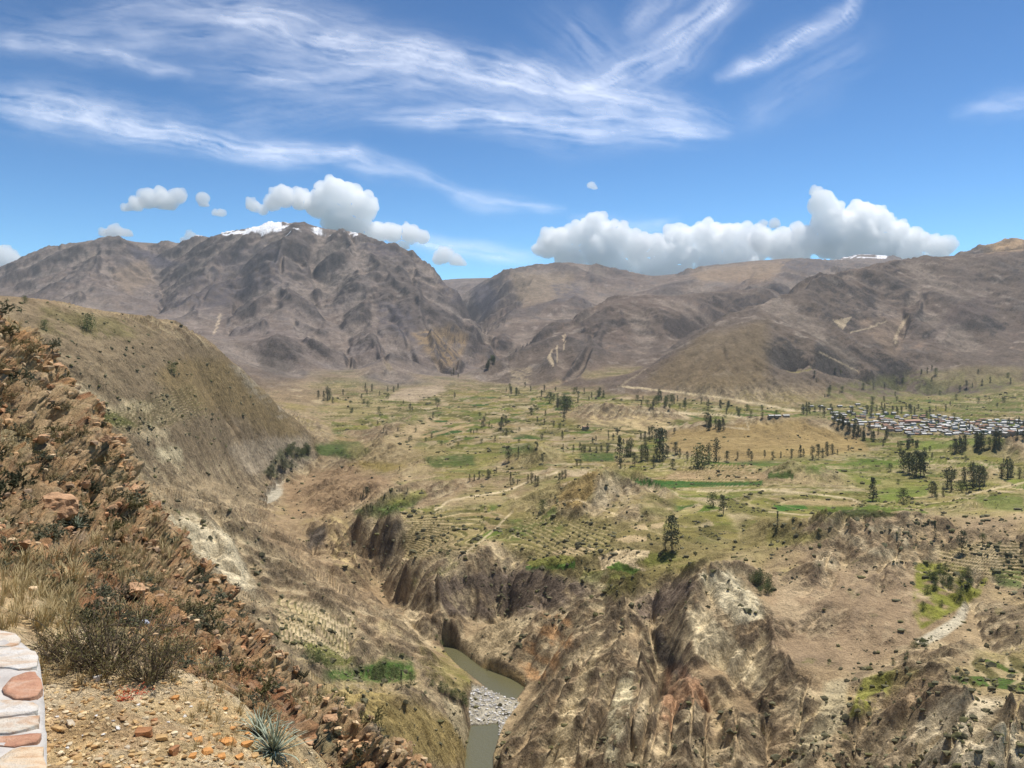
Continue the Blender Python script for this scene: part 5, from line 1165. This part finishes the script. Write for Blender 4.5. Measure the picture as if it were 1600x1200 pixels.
# ------------------------------------------------------------- near things
ELn = Zn2 / Yn2; RUNn = np.maximum.accumulate(ELn, axis=1)
def nground(px, py):
    i = int(np.clip(np.searchsorted(mu, px), 0, len(mu) - 1)); e = (HY - py) / F
    j = int(np.clip(np.searchsorted(RUNn[i], e), 0, NRn - 1))
    return float(Xn2[i, j]), float(Yn2[i, j]), float(Zn2[i, j]), n2_[i, j]
q7 = np.random.default_rng(77); r7 = random.Random(77)
def rock_shape(seed, base, cuts=11, flat=.75):
    g = np.random.default_rng(seed); v = base[0].copy(); rot = g.uniform(-.5, .5)
    for q_ in range(cuts):
        d = g.normal(size=3) * .35 + np.eye(3)[q_ % 3] * (1 if (q_ // 3) % 2 else -1); d /= np.linalg.norm(d); h = g.uniform(.4, .72); t = v @ d - h; v = v - np.outer(np.maximum(t, 0), d)
    v = v * np.array([g.uniform(.85, 1.3), g.uniform(.7, 1.1), flat * g.uniform(.7, 1.1)]); return v + fbm3(v[:, 0] * 2, v[:, 1] * 2, v[:, 2] * 2, 3, seed % 5)[:, None] * v * .15
TONES = {'ochre': (.56,.36,.16), 'rust': (.42,.20,.09), 'white': (.74,.69,.62), 'pale': (.60,.50,.36), 'orange': (.68,.33,.11), 'grey': (.33,.29,.25)}
stone_m = {k: simple_mat('stone_' + k, v, .9, .3, 14, .01, 60) for k, v in TONES.items()}
RK = [rock_shape(s, I3, 12, .62) for s in range(8)]
def rock(px, py, wpx, tone, label, group=None, name='rock', m=None, hi=None, sink=.25):
    x, y, z, n_ = nground(px, py); s = wpx / F * y / 2.1
    V = (hi if hi is not None else RK[r7.randrange(8)]) * s; a = r7.uniform(0, 6.28); ca, sa = math.cos(a), math.sin(a)
    V = V @ np.array([[ca, sa, 0], [-sa, ca, 0], [0, 0, 1]]) + np.array([0, 0, .0])
    o = tri_mesh(name, V, (I3 if hi is None else I4)[1], [m or stone_m[tone]]); o.location = (x, y, z + s * .5 - s * sink)
    return tag(o, label, 'rock', group)
rock(224, 1150, 36, 'rust', 'flat rust-brown stone, largest of those lying on the gravel ledge')
rock(268, 1178, 34, 'rust', 'dark wedge-shaped stone at the bottom of the gravel ledge')
rock(252, 1157, 28, 'ochre', 'ochre block leaning between the rust-brown stone and the dark wedge')
rock(152, 1064, 24, 'white', 'cream-white stone at the foot of the dry bush')
rock(110, 1132, 22, 'pale', 'pale upright sliver of stone in the middle of the gravel')
rock(183, 1140, 12, 'white', 'small bright white stone beside the rust-brown slab')
rock(352, 1111, 13, 'orange', 'small bright orange stone right of the red weeds')
rock(274, 1094, 18, 'orange', 'orange-tan stone just right of the red weeds')
rock(360, 1162, 34, 'orange', 'flat orange slab beside the spiky plant')
rock(386, 1168, 26, 'orange', 'orange block touching the leaves of the spiky plant')
for (px, py, w_) in [(330,1170,20),(310,1160,22),(340,1150,18),(322,1178,24),(296,1150,16),(345,1184,22),(375,1186,20),(390,1150,16),(365,1140,14),(300,1186,20),(400,1184,20)]:
    rock(px, py, w_, r7.choice(['orange', 'ochre']), 'orange-ochre stone in the broken edge left of the spiky plant', 'orange stones along the ledge edge')
for (px, py, w_) in [(90,1142,24),(80,1168,18),(140,1165,16),(205,1182,15),(120,1186,20),(165,1180,14),(210,1130,14),(238,1128,16),(170,1105,12),(190,1112,12),(140,1095,12),(185,1085,18),(170,1072,18),(135,1072,14),(120,1080,12),(200,1170,14),(245,1195,16),(95,1110,12)]:
    rock(px, py, w_, r7.choice(['ochre', 'pale', 'rust', 'ochre']), 'brown-ochre stone lying loose on the gravel', 'loose stones on the gravel')
for (px, py, w_) in [(148,1120,8),(215,1103,9),(176,1128,8),(250,1100,8),(290,1120,8),(130,1150,9),(160,1150,9),(225,1190,9),(105,1170,8),(300,1105,8),(262,1130,8),(88,1122,8)]:
    rock(px, py, w_, 'white', 'little whitish pebble lying on the gravel', 'whitish pebbles on the gravel')
# boulders of the rust-red slope
bm_ = simple_mat('red_rock', (.50,.30,.165), .9, .4, 3, .06, 8)
def big(seed):
    v = rock_shape(seed, I4, 14, .9); f = fbm3(v[:, 0] * 3, v[:, 1] * 3, v[:, 2] * 6, 4, seed % 5); return v * (1 + f * .22)[:, None]
rock(72, 812, 92, 'rust', 'massive reddish boulder with a rounded top on the left slope', name='boulder', m=bm_, hi=big(1))
rock(18, 862, 50, 'rust', 'dark red boulder near the left edge below the massive one', name='boulder', m=bm_, hi=big(2))
rock(128, 640, 26, 'rust', 'red boulder jutting from the skyline of the left crag', name='boulder', m=bm_, hi=big(3))
rock(142, 700, 30, 'rust', 'overhanging red block on the lower skyline of the left crag', name='boulder', m=bm_, hi=big(4))
rock(18, 505, 34, 'rust', 'red block crowning the top of the left crag', name='boulder', m=bm_, hi=big(5))
rock(235, 800, 30, 'rust', 'brown block on the rim above the pale scree', name='boulder', m=bm_, hi=big(6))
rock(200, 935, 44, 'rust', 'rust-coloured outcrop behind the dry bush', name='boulder', m=bm_, hi=big(7))
band0 = lambda v: 'near the top of the red crag' if v < 640 else 'around the massive reddish boulder' if v < 820 else 'on the slope above and behind the dry bush' if v < 980 else 'on the lower rim beyond the gravel ledge'
for (px, py, w_) in [(60,575,22),(90,610,20),(45,640,26),(110,690,24),(165,735,26),(190,780,24),(150,800,30),(100,760,26),(30,700,28),(60,690,22),(255,860,26),(280,900,28),(240,900,24),(300,950,28),(330,975,26),(370,995,26),(400,1030,28),(430,1050,26),(450,1080,26),(440,1110,30),(410,1090,24),(470,1125,26),(180,860,28),(135,870,24),(320,1010,26),(350,1035,24),(215,850,22),(510,1150,18),(540,1165,20),(580,1180,18),(480,1165,20),(600,1190,16)]:
    rock(px, py, w_ * r7.uniform(.8, 1.2), 'rust', 'rust-red rock block ' + band0(py), 'rust-red rock blocks ' + band0(py), 'rock_block', bm_, big(r7.randrange(10, 16)))

# rubble and gravel: too many to count
def pile(name, pts_, mat, sizes, cols, base=I1, seed=3):
    g = np.random.default_rng(seed); V = []; T = []; Cc = []; o = 0
    sh = [rock_shape(100 + k, base, 7, .7) for k in range(10)]
    for (x, y, z), s, c in zip(pts_, sizes, cols):
        a = g.uniform(0, 6.28); R = np.array([[math.cos(a), math.sin(a), 0], [-math.sin(a), math.cos(a), 0], [0, 0, 1]])
        V.append(sh[g.integers(10)] @ R * s + np.array([x, y, z + s * .15])); T.append(base[1] + o); o += len(base[0]); Cc.append(np.repeat(np.array(c)[None] * g.uniform(.75, 1.25), len(base[0]), 0))
    return tag(tri_mesh(name, np.concatenate(V), np.concatenate(T), [mat], cols=np.clip(np.concatenate(Cc), .02, .85)), kind='stuff')
rubm = simple_mat('rubble_stone', None, .92, .3, 5, attr='col')
PX2 = 800 + F * Xn2 / Yn2; PY2 = HY - F * ELn
nv_ = (ELn >= RUNn - 2e-3) & (PX2 > -60) & (PX2 < 760) & (PY2 < 1260)
wgt = np.abs(np.gradient(PY2, axis=1)) * (np.gradient(mu)[:, None])            # picture area per vertex, so density falls with distance
c_ = np.nonzero(nv_ & (Yn2 < 7) & (PX2 > 50)); p_ = wgt[c_]; s_ = q7.choice(len(p_), 3200, p=p_ / p_.sum())
pp = [(Xn2[c_[0][k], c_[1][k]] + q7.uniform(-.02, .02), Yn2[c_[0][k], c_[1][k]] + q7.uniform(-.03, .03), Zn2[c_[0][k], c_[1][k]]) for k in s_]
sz = q7.uniform(.2, 1, len(pp)) ** 4 * .022 + .003; pal_ = [(.52,.36,.17), (.56,.42,.23), (.46,.28,.12), (.60,.49,.32), (.42,.27,.14)]
pile('gravel', pp, rubm, sz, [pal_[k] for k in q7.integers(0, 5, len(pp))])
c_ = np.nonzero(nv_ & (Yn2 > 7) & ((rock > .2) if False else (Yn2 > 7))); p_ = wgt[c_] * (.25 + np.asarray(amp_n[c_] > .05)); s_ = q7.choice(len(p_), 1900, p=p_ / p_.sum())
pp = [(Xn2[c_[0][k], c_[1][k]] + q7.uniform(-.1, .1), Yn2[c_[0][k], c_[1][k]] + q7.uniform(-.15, .15), Zn2[c_[0][k], c_[1][k]]) for k in s_]
sz = [(q7.uniform(.2, 1) ** 4 * 9 + 1.2) / F * p[1] for p in pp]; pal_ = [(.50,.31,.16), (.54,.39,.23), (.42,.22,.11), (.44,.30,.17), (.28,.19,.12)]
pile('rubble', pp, rubm, sz, [pal_[k] for k in q7.integers(0, 5, len(pp))], seed=5)

cb_ = np.nonzero((bar > .5) & (EL >= RUN - 1e-3)); sb_ = q7.choice(len(cb_[0]), min(330, len(cb_[0])), replace=False)
pile('river_stones', [(Xf[cb_[0][k], cb_[1][k]], Yf[cb_[0][k], cb_[1][k]], Zf[cb_[0][k], cb_[1][k]]) for k in sb_], rubm, q7.uniform(.2, 1, len(sb_)) ** 2 * 1.5 + .3, [[(.50,.48,.45), (.36,.34,.31), (.62,.60,.57)][k % 3] for k in range(len(sb_))], seed=9)
# shrubs: bent twigs with small leaves
def shrub_mesh(seed, stems, leaves, spread=.55, up=.9, r0=.008, leaf=.02, sides=3):
    g = np.random.default_rng(seed); V = []; T = []; tips = []
    def twig(p, d, ln, r, lv):
        pts = [p]; k = 4
        for i in range(k):
            d = d + g.normal(size=3) * .16 + np.array([0, 0, .05]); d /= np.linalg.norm(d); pts.append(pts[-1] + d * ln / k)
        b = len(V)
        for i, a in enumerate(pts):
            rr = r * (1 - i / (k + .6)); u = np.cross(d, (0, .3, 1)); u /= np.linalg.norm(u) + 1e-9; w = np.cross(d, u)
            for s in range(sides): V.append(a + rr * (math.cos(s * 2.094) * u + math.sin(s * 2.094) * w))
        for i in range(k):
            for s in range(sides): T.append((b + i * sides + s, b + i * sides + (s + 1) % sides, b + (i + 1) * sides + (s + 1) % sides, b + (i + 1) * sides + s))
        tips.extend([(x, d) for x in pts[1:]])
        if lv:
            for _ in range(lv + 1):
                m = pts[g.integers(1, k + 1)]; twig(m, d + g.normal(size=3) * .5, ln * g.uniform(.35, .6), r * .5, lv - 1)
    for _ in range(stems):
        a = g.uniform(0, 6.28); t_ = g.uniform(.1, 1) ** .7 * spread * 1.6
        twig(np.array([math.cos(a), math.sin(a), 0]) * g.uniform(0, .12), np.array([math.cos(a) * t_, math.sin(a) * t_, up]), g.uniform(.4, .75), r0, 2)
    LV = []; LT = []
    for _ in range(leaves):
        x, d = tips[g.integers(len(tips))]; u = g.normal(size=3); u /= np.linalg.norm(u); w = np.cross(u, g.normal(size=3)); w /= np.linalg.norm(w)
        c = x + g.normal(size=3) * .015; s = leaf * g.uniform(.5, 1.3); b = len(LV); LV += [c - u * s, c + w * s * .35, c + u * s, c - w * s * .35]; LT.append((b, b + 1, b + 2, b + 3))
    return np.array(V), T, np.array(LV), LT
twm = simple_mat('twigs', (.12,.09,.06), .9, .3, 8); lvo = simple_mat('olive_leaves', (.135,.12,.045), .85, .35, 8)
lvg = simple_mat('grey_green_leaves', (.165,.165,.10), .85, .35, 5); lvy = simple_mat('straw_leaves', (.33,.26,.13), .85, .3, 5); lvd = simple_mat('dark_leaves', (.085,.085,.045), .85, .4, 5)
V, T, LV, LT = shrub_mesh(1, 64, 2400, .8, .8, .011, .017)
x, y, z, _n = nground(160, 1050)
bush = empty('dry_bush', (x, y, z - .02), 'big tangled dry bush with thin bare twigs beside the stone wall', 'bush')
for nm_, a_, b_, m_ in (('branches', V, T, twm), ('leaves', LV, LT, lvo)): tri_mesh(nm_, a_, b_, [m_], parent=bush)
bush.scale = (.66, .66, .62)
x, y, z, _n = nground(105, 1035); b2 = empty('dry_bush', (x, y, z - .02), 'smaller dry bush growing into the big one on its left side, next to the wall', 'bush', rz=1.5); b2.scale = (.36,) * 3
x, y, z, _n = nground(232, 1062); b3 = empty('dry_bush', (x, y, z - .02), 'smaller dry bush leaning right above the red weeds', 'bush', rz=3.0); b3.scale = (.42,) * 3
for bb in (b2, b3):
    for c0 in list(bush.children):
        c = c0.copy(); COL.objects.link(c); c.parent = bb
SH = []
for k, (m_, st_, lf_, ls_) in enumerate([(lvg, 30, 2600, .05), (lvy, 30, 2200, .045), (lvd, 26, 2800, .055), (lvo, 30, 2600, .045)]):
    V, T, LV, LT = shrub_mesh(20 + k, st_ // 2, lf_, .9, .6, .01, ls_)
    SH.append((tri_mesh('branches', V, T, [twm], link=False).data, tri_mesh('leaves', LV, LT, [m_], link=False).data))
SL = ['grey-green shrub on the steep rocky left slope', 'straw-coloured dry shrub on the steep rocky left slope', 'dark low shrub on the steep rocky left slope', 'olive shrub on the steep rocky left slope']
SG = ['grey-green shrubs of the left slope', 'straw-coloured shrubs of the left slope', 'dark shrubs of the left slope', 'olive shrubs of the left slope']
band = lambda v: 'near the top of the red crag' if v < 640 else 'around the massive reddish boulder' if v < 820 else 'on the slope above and behind the dry bush' if v < 980 else 'on the lower rim beyond the gravel ledge'
c_ = np.nonzero(nv_ & (Yn2 > 7.5)); p_ = wgt[c_]; p_ = p_ * np.where(Yn2[c_] > 32, .55, 1); s_ = q7.choice(len(p_), 230, p=p_ / p_.sum())
for k in s_:
    i, j = c_[0][k], c_[1][k]; y_ = float(Yn2[i, j]); px_ = PX2[i, j]; kd = r7.choices([0, 1, 2, 3], [5, 4, 3, 4])[0]
    w_ = r7.uniform(18, 42) * (1.25 if y_ < 20 else 1); s = w_ / F * y_ / 1.3
    o = empty('shrub', (float(Xn2[i, j]), y_, float(Zn2[i, j]) - .1 * s), SL[kd].replace('on the steep rocky left slope', band(PY2[i, j])), 'shrub', SG[kd].replace('of the left slope', band(PY2[i, j])), r7.uniform(0, 6)); o.scale = (s, s, s * r7.uniform(.6, .9))
    for nm_, me in (('branches', SH[kd][0]), ('leaves', SH[kd][1])): c = bpy.data.objects.new(nm_, me); COL.objects.link(c); c.parent = o

# straw grass
V = []; T = []
def tuft(px, py, hpx, nb, lean=.3):
    x, y, z, _ = nground(px, py); h = hpx / F * y
    for _i in range(nb):
        a = q7.uniform(0, 6.28); r = q7.uniform(0, .25) * h; d = np.array([math.cos(a), math.sin(a), 0]) * q7.uniform(.1, .7) * h + np.array([.1 * h, 0, 0]); hh = h * q7.uniform(.6, 1.1)
        p0 = np.array([x + math.cos(a) * r, y + math.sin(a) * r, z - .02 * h]); w = np.array([math.sin(a), -math.cos(a), 0]) * h * .018
        p1 = p0 + d * .35 + np.array([0, 0, hh * .6]); p2 = p0 + d + np.array([0, 0, hh * .95]); b = len(V)
        V.extend([p0 - w, p0 + w, p1 + w * .7, p1 - w * .7, p2 + w * .2, p2 - w * .2]); T.extend([(b, b + 1, b + 2, b + 3), (b + 3, b + 2, b + 4, b + 5)])
for _k in range(170): tuft(r7.uniform(-40, 120), r7.uniform(880, 990), r7.uniform(14, 38), 24)
for _k in range(70): tuft(r7.uniform(60, 330), r7.uniform(960, 1075), r7.uniform(16, 36), 22)
for _k in range(240):
    k = q7.choice(len(p_), p=p_ / p_.sum()); tuft(float(PX2[c_[0][k], c_[1][k]]), float(PY2[c_[0][k], c_[1][k]]), r7.uniform(8, 18), 18)
for _k in range(90): tuft(r7.uniform(125, 260), r7.uniform(830, 920), r7.uniform(12, 24), 22)
for _k in range(60): tuft(r7.uniform(290, 460), r7.uniform(1080, 1180), r7.uniform(10, 24), 20)
gsm = simple_mat('straw_grass', (.50,.39,.20), .8, .35, 1.5); tag(tri_mesh('dry_grass', V, T, [gsm]), kind='stuff')

# spiky rosette plants
def leaf_mesh(seed):
    g = np.random.default_rng(seed); V = []; T = []; k = 7; bend = g.uniform(-.1, .45)
    for i in range(k):
        t_ = i / (k - 1); w = .035 * (1 - t_) ** .7 + .002; zz = math.sin(t_ * 1.2) * (1 - bend * t_ * t_); xx = t_ * .35 + bend * t_ * t_ * .5
        V += [(xx, -w, zz), (xx - .006, 0, zz - .006 + w * .0), (xx, w, zz), (xx - .012, 0, zz - .02)]
        if i:
            b = 4 * i; T += [(b - 4, b - 3, b + 1, b), (b - 3, b - 2, b + 2, b + 1), (b - 2, b - 1, b + 3, b + 2), (b - 1, b - 4, b, b + 3)]
    return tri_mesh('leaf', V, T, [pum], smooth=True, link=False).data
pum = simple_mat('spiky_leaf', (.33,.36,.25), .6, .3, 4, spec=.4); LM = [leaf_mesh(k) for k in range(4)]
def rosette(px, py, size, n_, label):
    x, y, z, _ = nground(px, py); s = size / F * y
    o = empty('spiky_plant', (x, y, z), label, 'plant')
    for k in range(n_):
        c = bpy.data.objects.new('leaf', LM[k % 4]); COL.objects.link(c); c.parent = o
        tilt = (k / n_) ** .8 * 1.35; sc_l = s * r7.uniform(.75, 1.05); c.scale = (sc_l,) * 3
        c.rotation_euler = (0, tilt + r7.uniform(-.12, .12) - .25, k * 2.4); c.location = (0, 0, .02 * s)
rosette(428, 1178, 66, 64, 'spiky grey-green rosette plant at the edge of the gravel ledge, in front of the other')
rosette(408, 1150, 52, 48, 'spiky grey-green rosette plant just behind the front one on the ledge edge')
rosette(102, 838, 26, 30, 'small spiky rosette clinging to the red crag under the straw grass')

# red weeds and a scrap of litter
rdm = simple_mat('red_leaves', (.62,.10,.04), .7, .3, 30)
V, T, LV, LT = shrub_mesh(50, 20, 700, 1.2, .35, .008, .05)
x, y, z, _ = nground(206, 1090); o = empty('red_weed', (x, y, z), 'low weed with bright red leaves in front of the dry bush', 'plant'); o.scale = (.11, .11, .08)
tri_mesh('stems', V, T, [twm], parent=o); tri_mesh('leaves', LV, LT, [rdm], parent=o)
x, y, z, _ = nground(223, 980); v = I2[0] * (1 + .4 * fbm3(I2[0][:, 0] * 2, I2[0][:, 1] * 2, I2[0][:, 2] * 2, 3, 4))[:, None] * np.array([.05, .04, .035]) * y / 8
o = tri_mesh('litter', v, I2[1], [simple_mat('plastic_scrap', (.60,.66,.80), .4, .1, 20, spec=.5)]); o.location = (x, y, z + .05); tag(o, 'crumpled pale blue scrap of plastic on the slope behind the bush', 'litter')

# ------------------------------------------------------------- stone wall in the corner
ZW = -1.0
def wpt(px, py, z=ZW):
    Yk = z * F / (HY - py); return np.array([(px - 800) / F * Yk, Yk, z])
mort, n, out = new_mat('mortar')
b = N(n, 'ShaderNodeBsdfPrincipled'); b.inputs['Roughness'].default_value = .9; tc = N(n, 'ShaderNodeTexCoord'); t1 = noise(n, 9, 6, .7, tc.outputs['Object']); cr = N(n, 'ShaderNodeValToRGB')
cr.color_ramp.elements[0].position = .35; cr.color_ramp.elements[0].color = (.40, .36, .32, 1); cr.color_ramp.elements[1].position = .65; cr.color_ramp.elements[1].color = (.64, .59, .53, 1)
n.links.new(t1.outputs[0], cr.inputs[0]); n.links.new(cr.outputs[0], b.inputs['Base Color']); bp = N(n, 'ShaderNodeBump'); bp.inputs['Distance'].default_value = .004; t2 = noise(n, 60, 5, .7, tc.outputs['Object'])
n.links.new(t2.outputs[0], bp.inputs['Height']); n.links.new(bp.outputs[0], b.inputs['Normal']); n.links.new(b.outputs[0], out.inputs[0])
def slab(name, outline, ztop, zbot, mat, parent, bevel=.012, rough=.006, seed=0, dome=.0):
    """outline in metres; a domed, slightly uneven top with rounded edges"""
    g = random.Random(seed); P = []
    for i, a in enumerate(outline):
        c = outline[(i + 1) % len(outline)]; m_ = max(2, int(np.hypot(*(c - a)[:2]) / .05))
        for k in range(m_): P.append(a + (c - a) * k / m_)
    P = np.array(P)[:, :2]
    for _ in range(2): P = .5 * P + .25 * (np.roll(P, 1, 0) + np.roll(P, -1, 0))
    P += np.array([[g.uniform(-rough, rough), g.uniform(-rough, rough)] for _i in P]); ctr = P.mean(0); nP = len(P)
    rings = [(1.0, zbot), (1.0, ztop - bevel), (1 - bevel * 1.2, ztop - bevel * .3), (1 - bevel * 3.0, ztop)]
    V = []; T = []
    for sc_r, zz in rings:
        for p in P: V.append((*(ctr + (p - ctr) * sc_r), zz))
    for fr_ in (.7, .4):
        for p in P:
            q = ctr + (p - ctr) * fr_; V.append((*q, ztop + dome * (1 - fr_) + .006 * math.sin(q[0] * 31 + seed) * math.cos(q[1] * 27)))
    L_ = 6
    for r in range(L_ - 1):
        for i in range(nP): T.append((r * nP + i, r * nP + (i + 1) % nP, (r + 1) * nP + (i + 1) % nP, (r + 1) * nP + i))
    V.append((*ctr, ztop + dome)); ci_ = len(V) - 1; me = bpy.data.meshes.new(name)
    me.from_pydata([tuple(v) for v in V], [], T + [((L_ - 1) * nP + i, (L_ - 1) * nP + (i + 1) % nP, ci_) for i in range(nP)]); me.materials.append(mat)
    for f in me.polygons: f.use_smooth = True
    o = bpy.data.objects.new(name, me); COL.objects.link(o); o.parent = parent; return o
def stone_mat(name, c1, c2, c3):
    m, n, out = new_mat(name); b = N(n, 'ShaderNodeBsdfPrincipled'); b.inputs['Roughness'].default_value = .8; tc = N(n, 'ShaderNodeTexCoord')
    mp = N(n, 'ShaderNodeMapping'); mp.inputs['Scale'].default_value = (6, 16, 6); n.links.new(tc.outputs['Object'], mp.inputs[0]); t1 = noise(n, 1, 7, .65, mp.outputs[0]); t1.inputs['Distortion'].default_value = .8
    cr = N(n, 'ShaderNodeValToRGB'); cr.color_ramp.elements[0].position = .36; cr.color_ramp.elements[0].color = (*c1, 1); cr.color_ramp.elements[1].position = .66; cr.color_ramp.elements[1].color = (*c3, 1)
    e = cr.color_ramp.elements.new(.52); e.color = (*c2, 1); n.links.new(t1.outputs[0], cr.inputs[0]); n.links.new(cr.outputs[0], b.inputs['Base Color'])
    t2 = noise(n, 45, 6, .7, tc.outputs['Object']); bp = N(n, 'ShaderNodeBump'); bp.inputs['Distance'].default_value = .01; n.links.new(t2.outputs[0], bp.inputs['Height']); n.links.new(bp.outputs[0], b.inputs['Normal'])
    n.links.new(b.outputs[0], out.inputs[0]); return m
sred = stone_mat('red_slab', (.42,.19,.11), (.55,.29,.17), (.66,.47,.34)); scr_ = stone_mat('cream_slab', (.52,.30,.16), (.66,.57,.45), (.70,.64,.55)); swt = stone_mat('white_slab', (.58,.40,.25), (.66,.58,.48), (.72,.69,.64)); sor = stone_mat('orange_slab', (.55,.30,.14), (.72,.55,.36), (.68,.60,.49))
wall = empty('stone_wall', wpt(20, 1100), 'low curved wall capped with flat red and cream stones in pale mortar, bottom left corner', 'wall')
wo_ = np.array(wpt(20, 1100))
def wq(l): return [wpt(*p) - wo_ for p in l]
slab('mortar', wq([(-900,975),(-300,972),(-80,972),(0,976),(28,990),(50,1006),(62,1028),(68,1060),(70,1100),(71,1160),(73,1210),(75,1330),(80,1500),(-900,1500)]), 0, -1.35, mort, wall, .02, .004, 1)
STN = [([(-120,982),(-10,984),(22,992),(40,1006),(20,1010),(-60,1008),(-130,1004)], scr_), ([(-70,1022),(0,1016),(42,1014),(60,1028),(62,1044),(40,1046),(-10,1040),(-60,1040)], swt),
  ([(4,1078),(18,1062),(42,1052),(63,1056),(65,1090),(40,1094),(14,1090)], sred), ([(-80,1052),(-10,1050),(0,1058),(-14,1078),(-80,1082)], sred), ([(-60,1094),(0,1098),(60,1100),(66,1112),(30,1120),(-40,1122)], swt),
  ([(-70,1130),(0,1128),(30,1126),(66,1120),(67,1138),(20,1146),(-50,1148)], scr_), ([(-60,1156),(0,1152),(50,1148),(68,1148),(69,1160),(40,1166),(-50,1168)], sred),
  ([(0,1184),(30,1174),(69,1168),(71,1200),(72,1240),(30,1250),(-10,1235),(-14,1200)], sor), ([(-120,1178),(-26,1176),(-24,1225),(-60,1250),(-130,1240)], swt),
  ([(-260,980),(-150,982),(-150,1006),(-240,1012)], sred), ([(-230,1020),(-90,1022),(-90,1050),(-200,1056)], scr_), ([(-300,1066),(-110,1060),(-100,1100),(-280,1110)], sor),
  ([(-40,1262),(72,1254),(74,1330),(0,1345),(-50,1330)], sred), ([(-260,1120),(-90,1112),(-90,1165),(-240,1170)], swt)]
for k, (l, m_) in enumerate(STN): slab('stone', [(q_ - np.mean(wq(l), 0)) * np.array([1.0, 1.16, 1]) + np.mean(wq(l), 0) for q_ in wq(l)],   .003 + .002 * (k % 3), -.04, m_, wall, .003, .008, k + 2, .001)
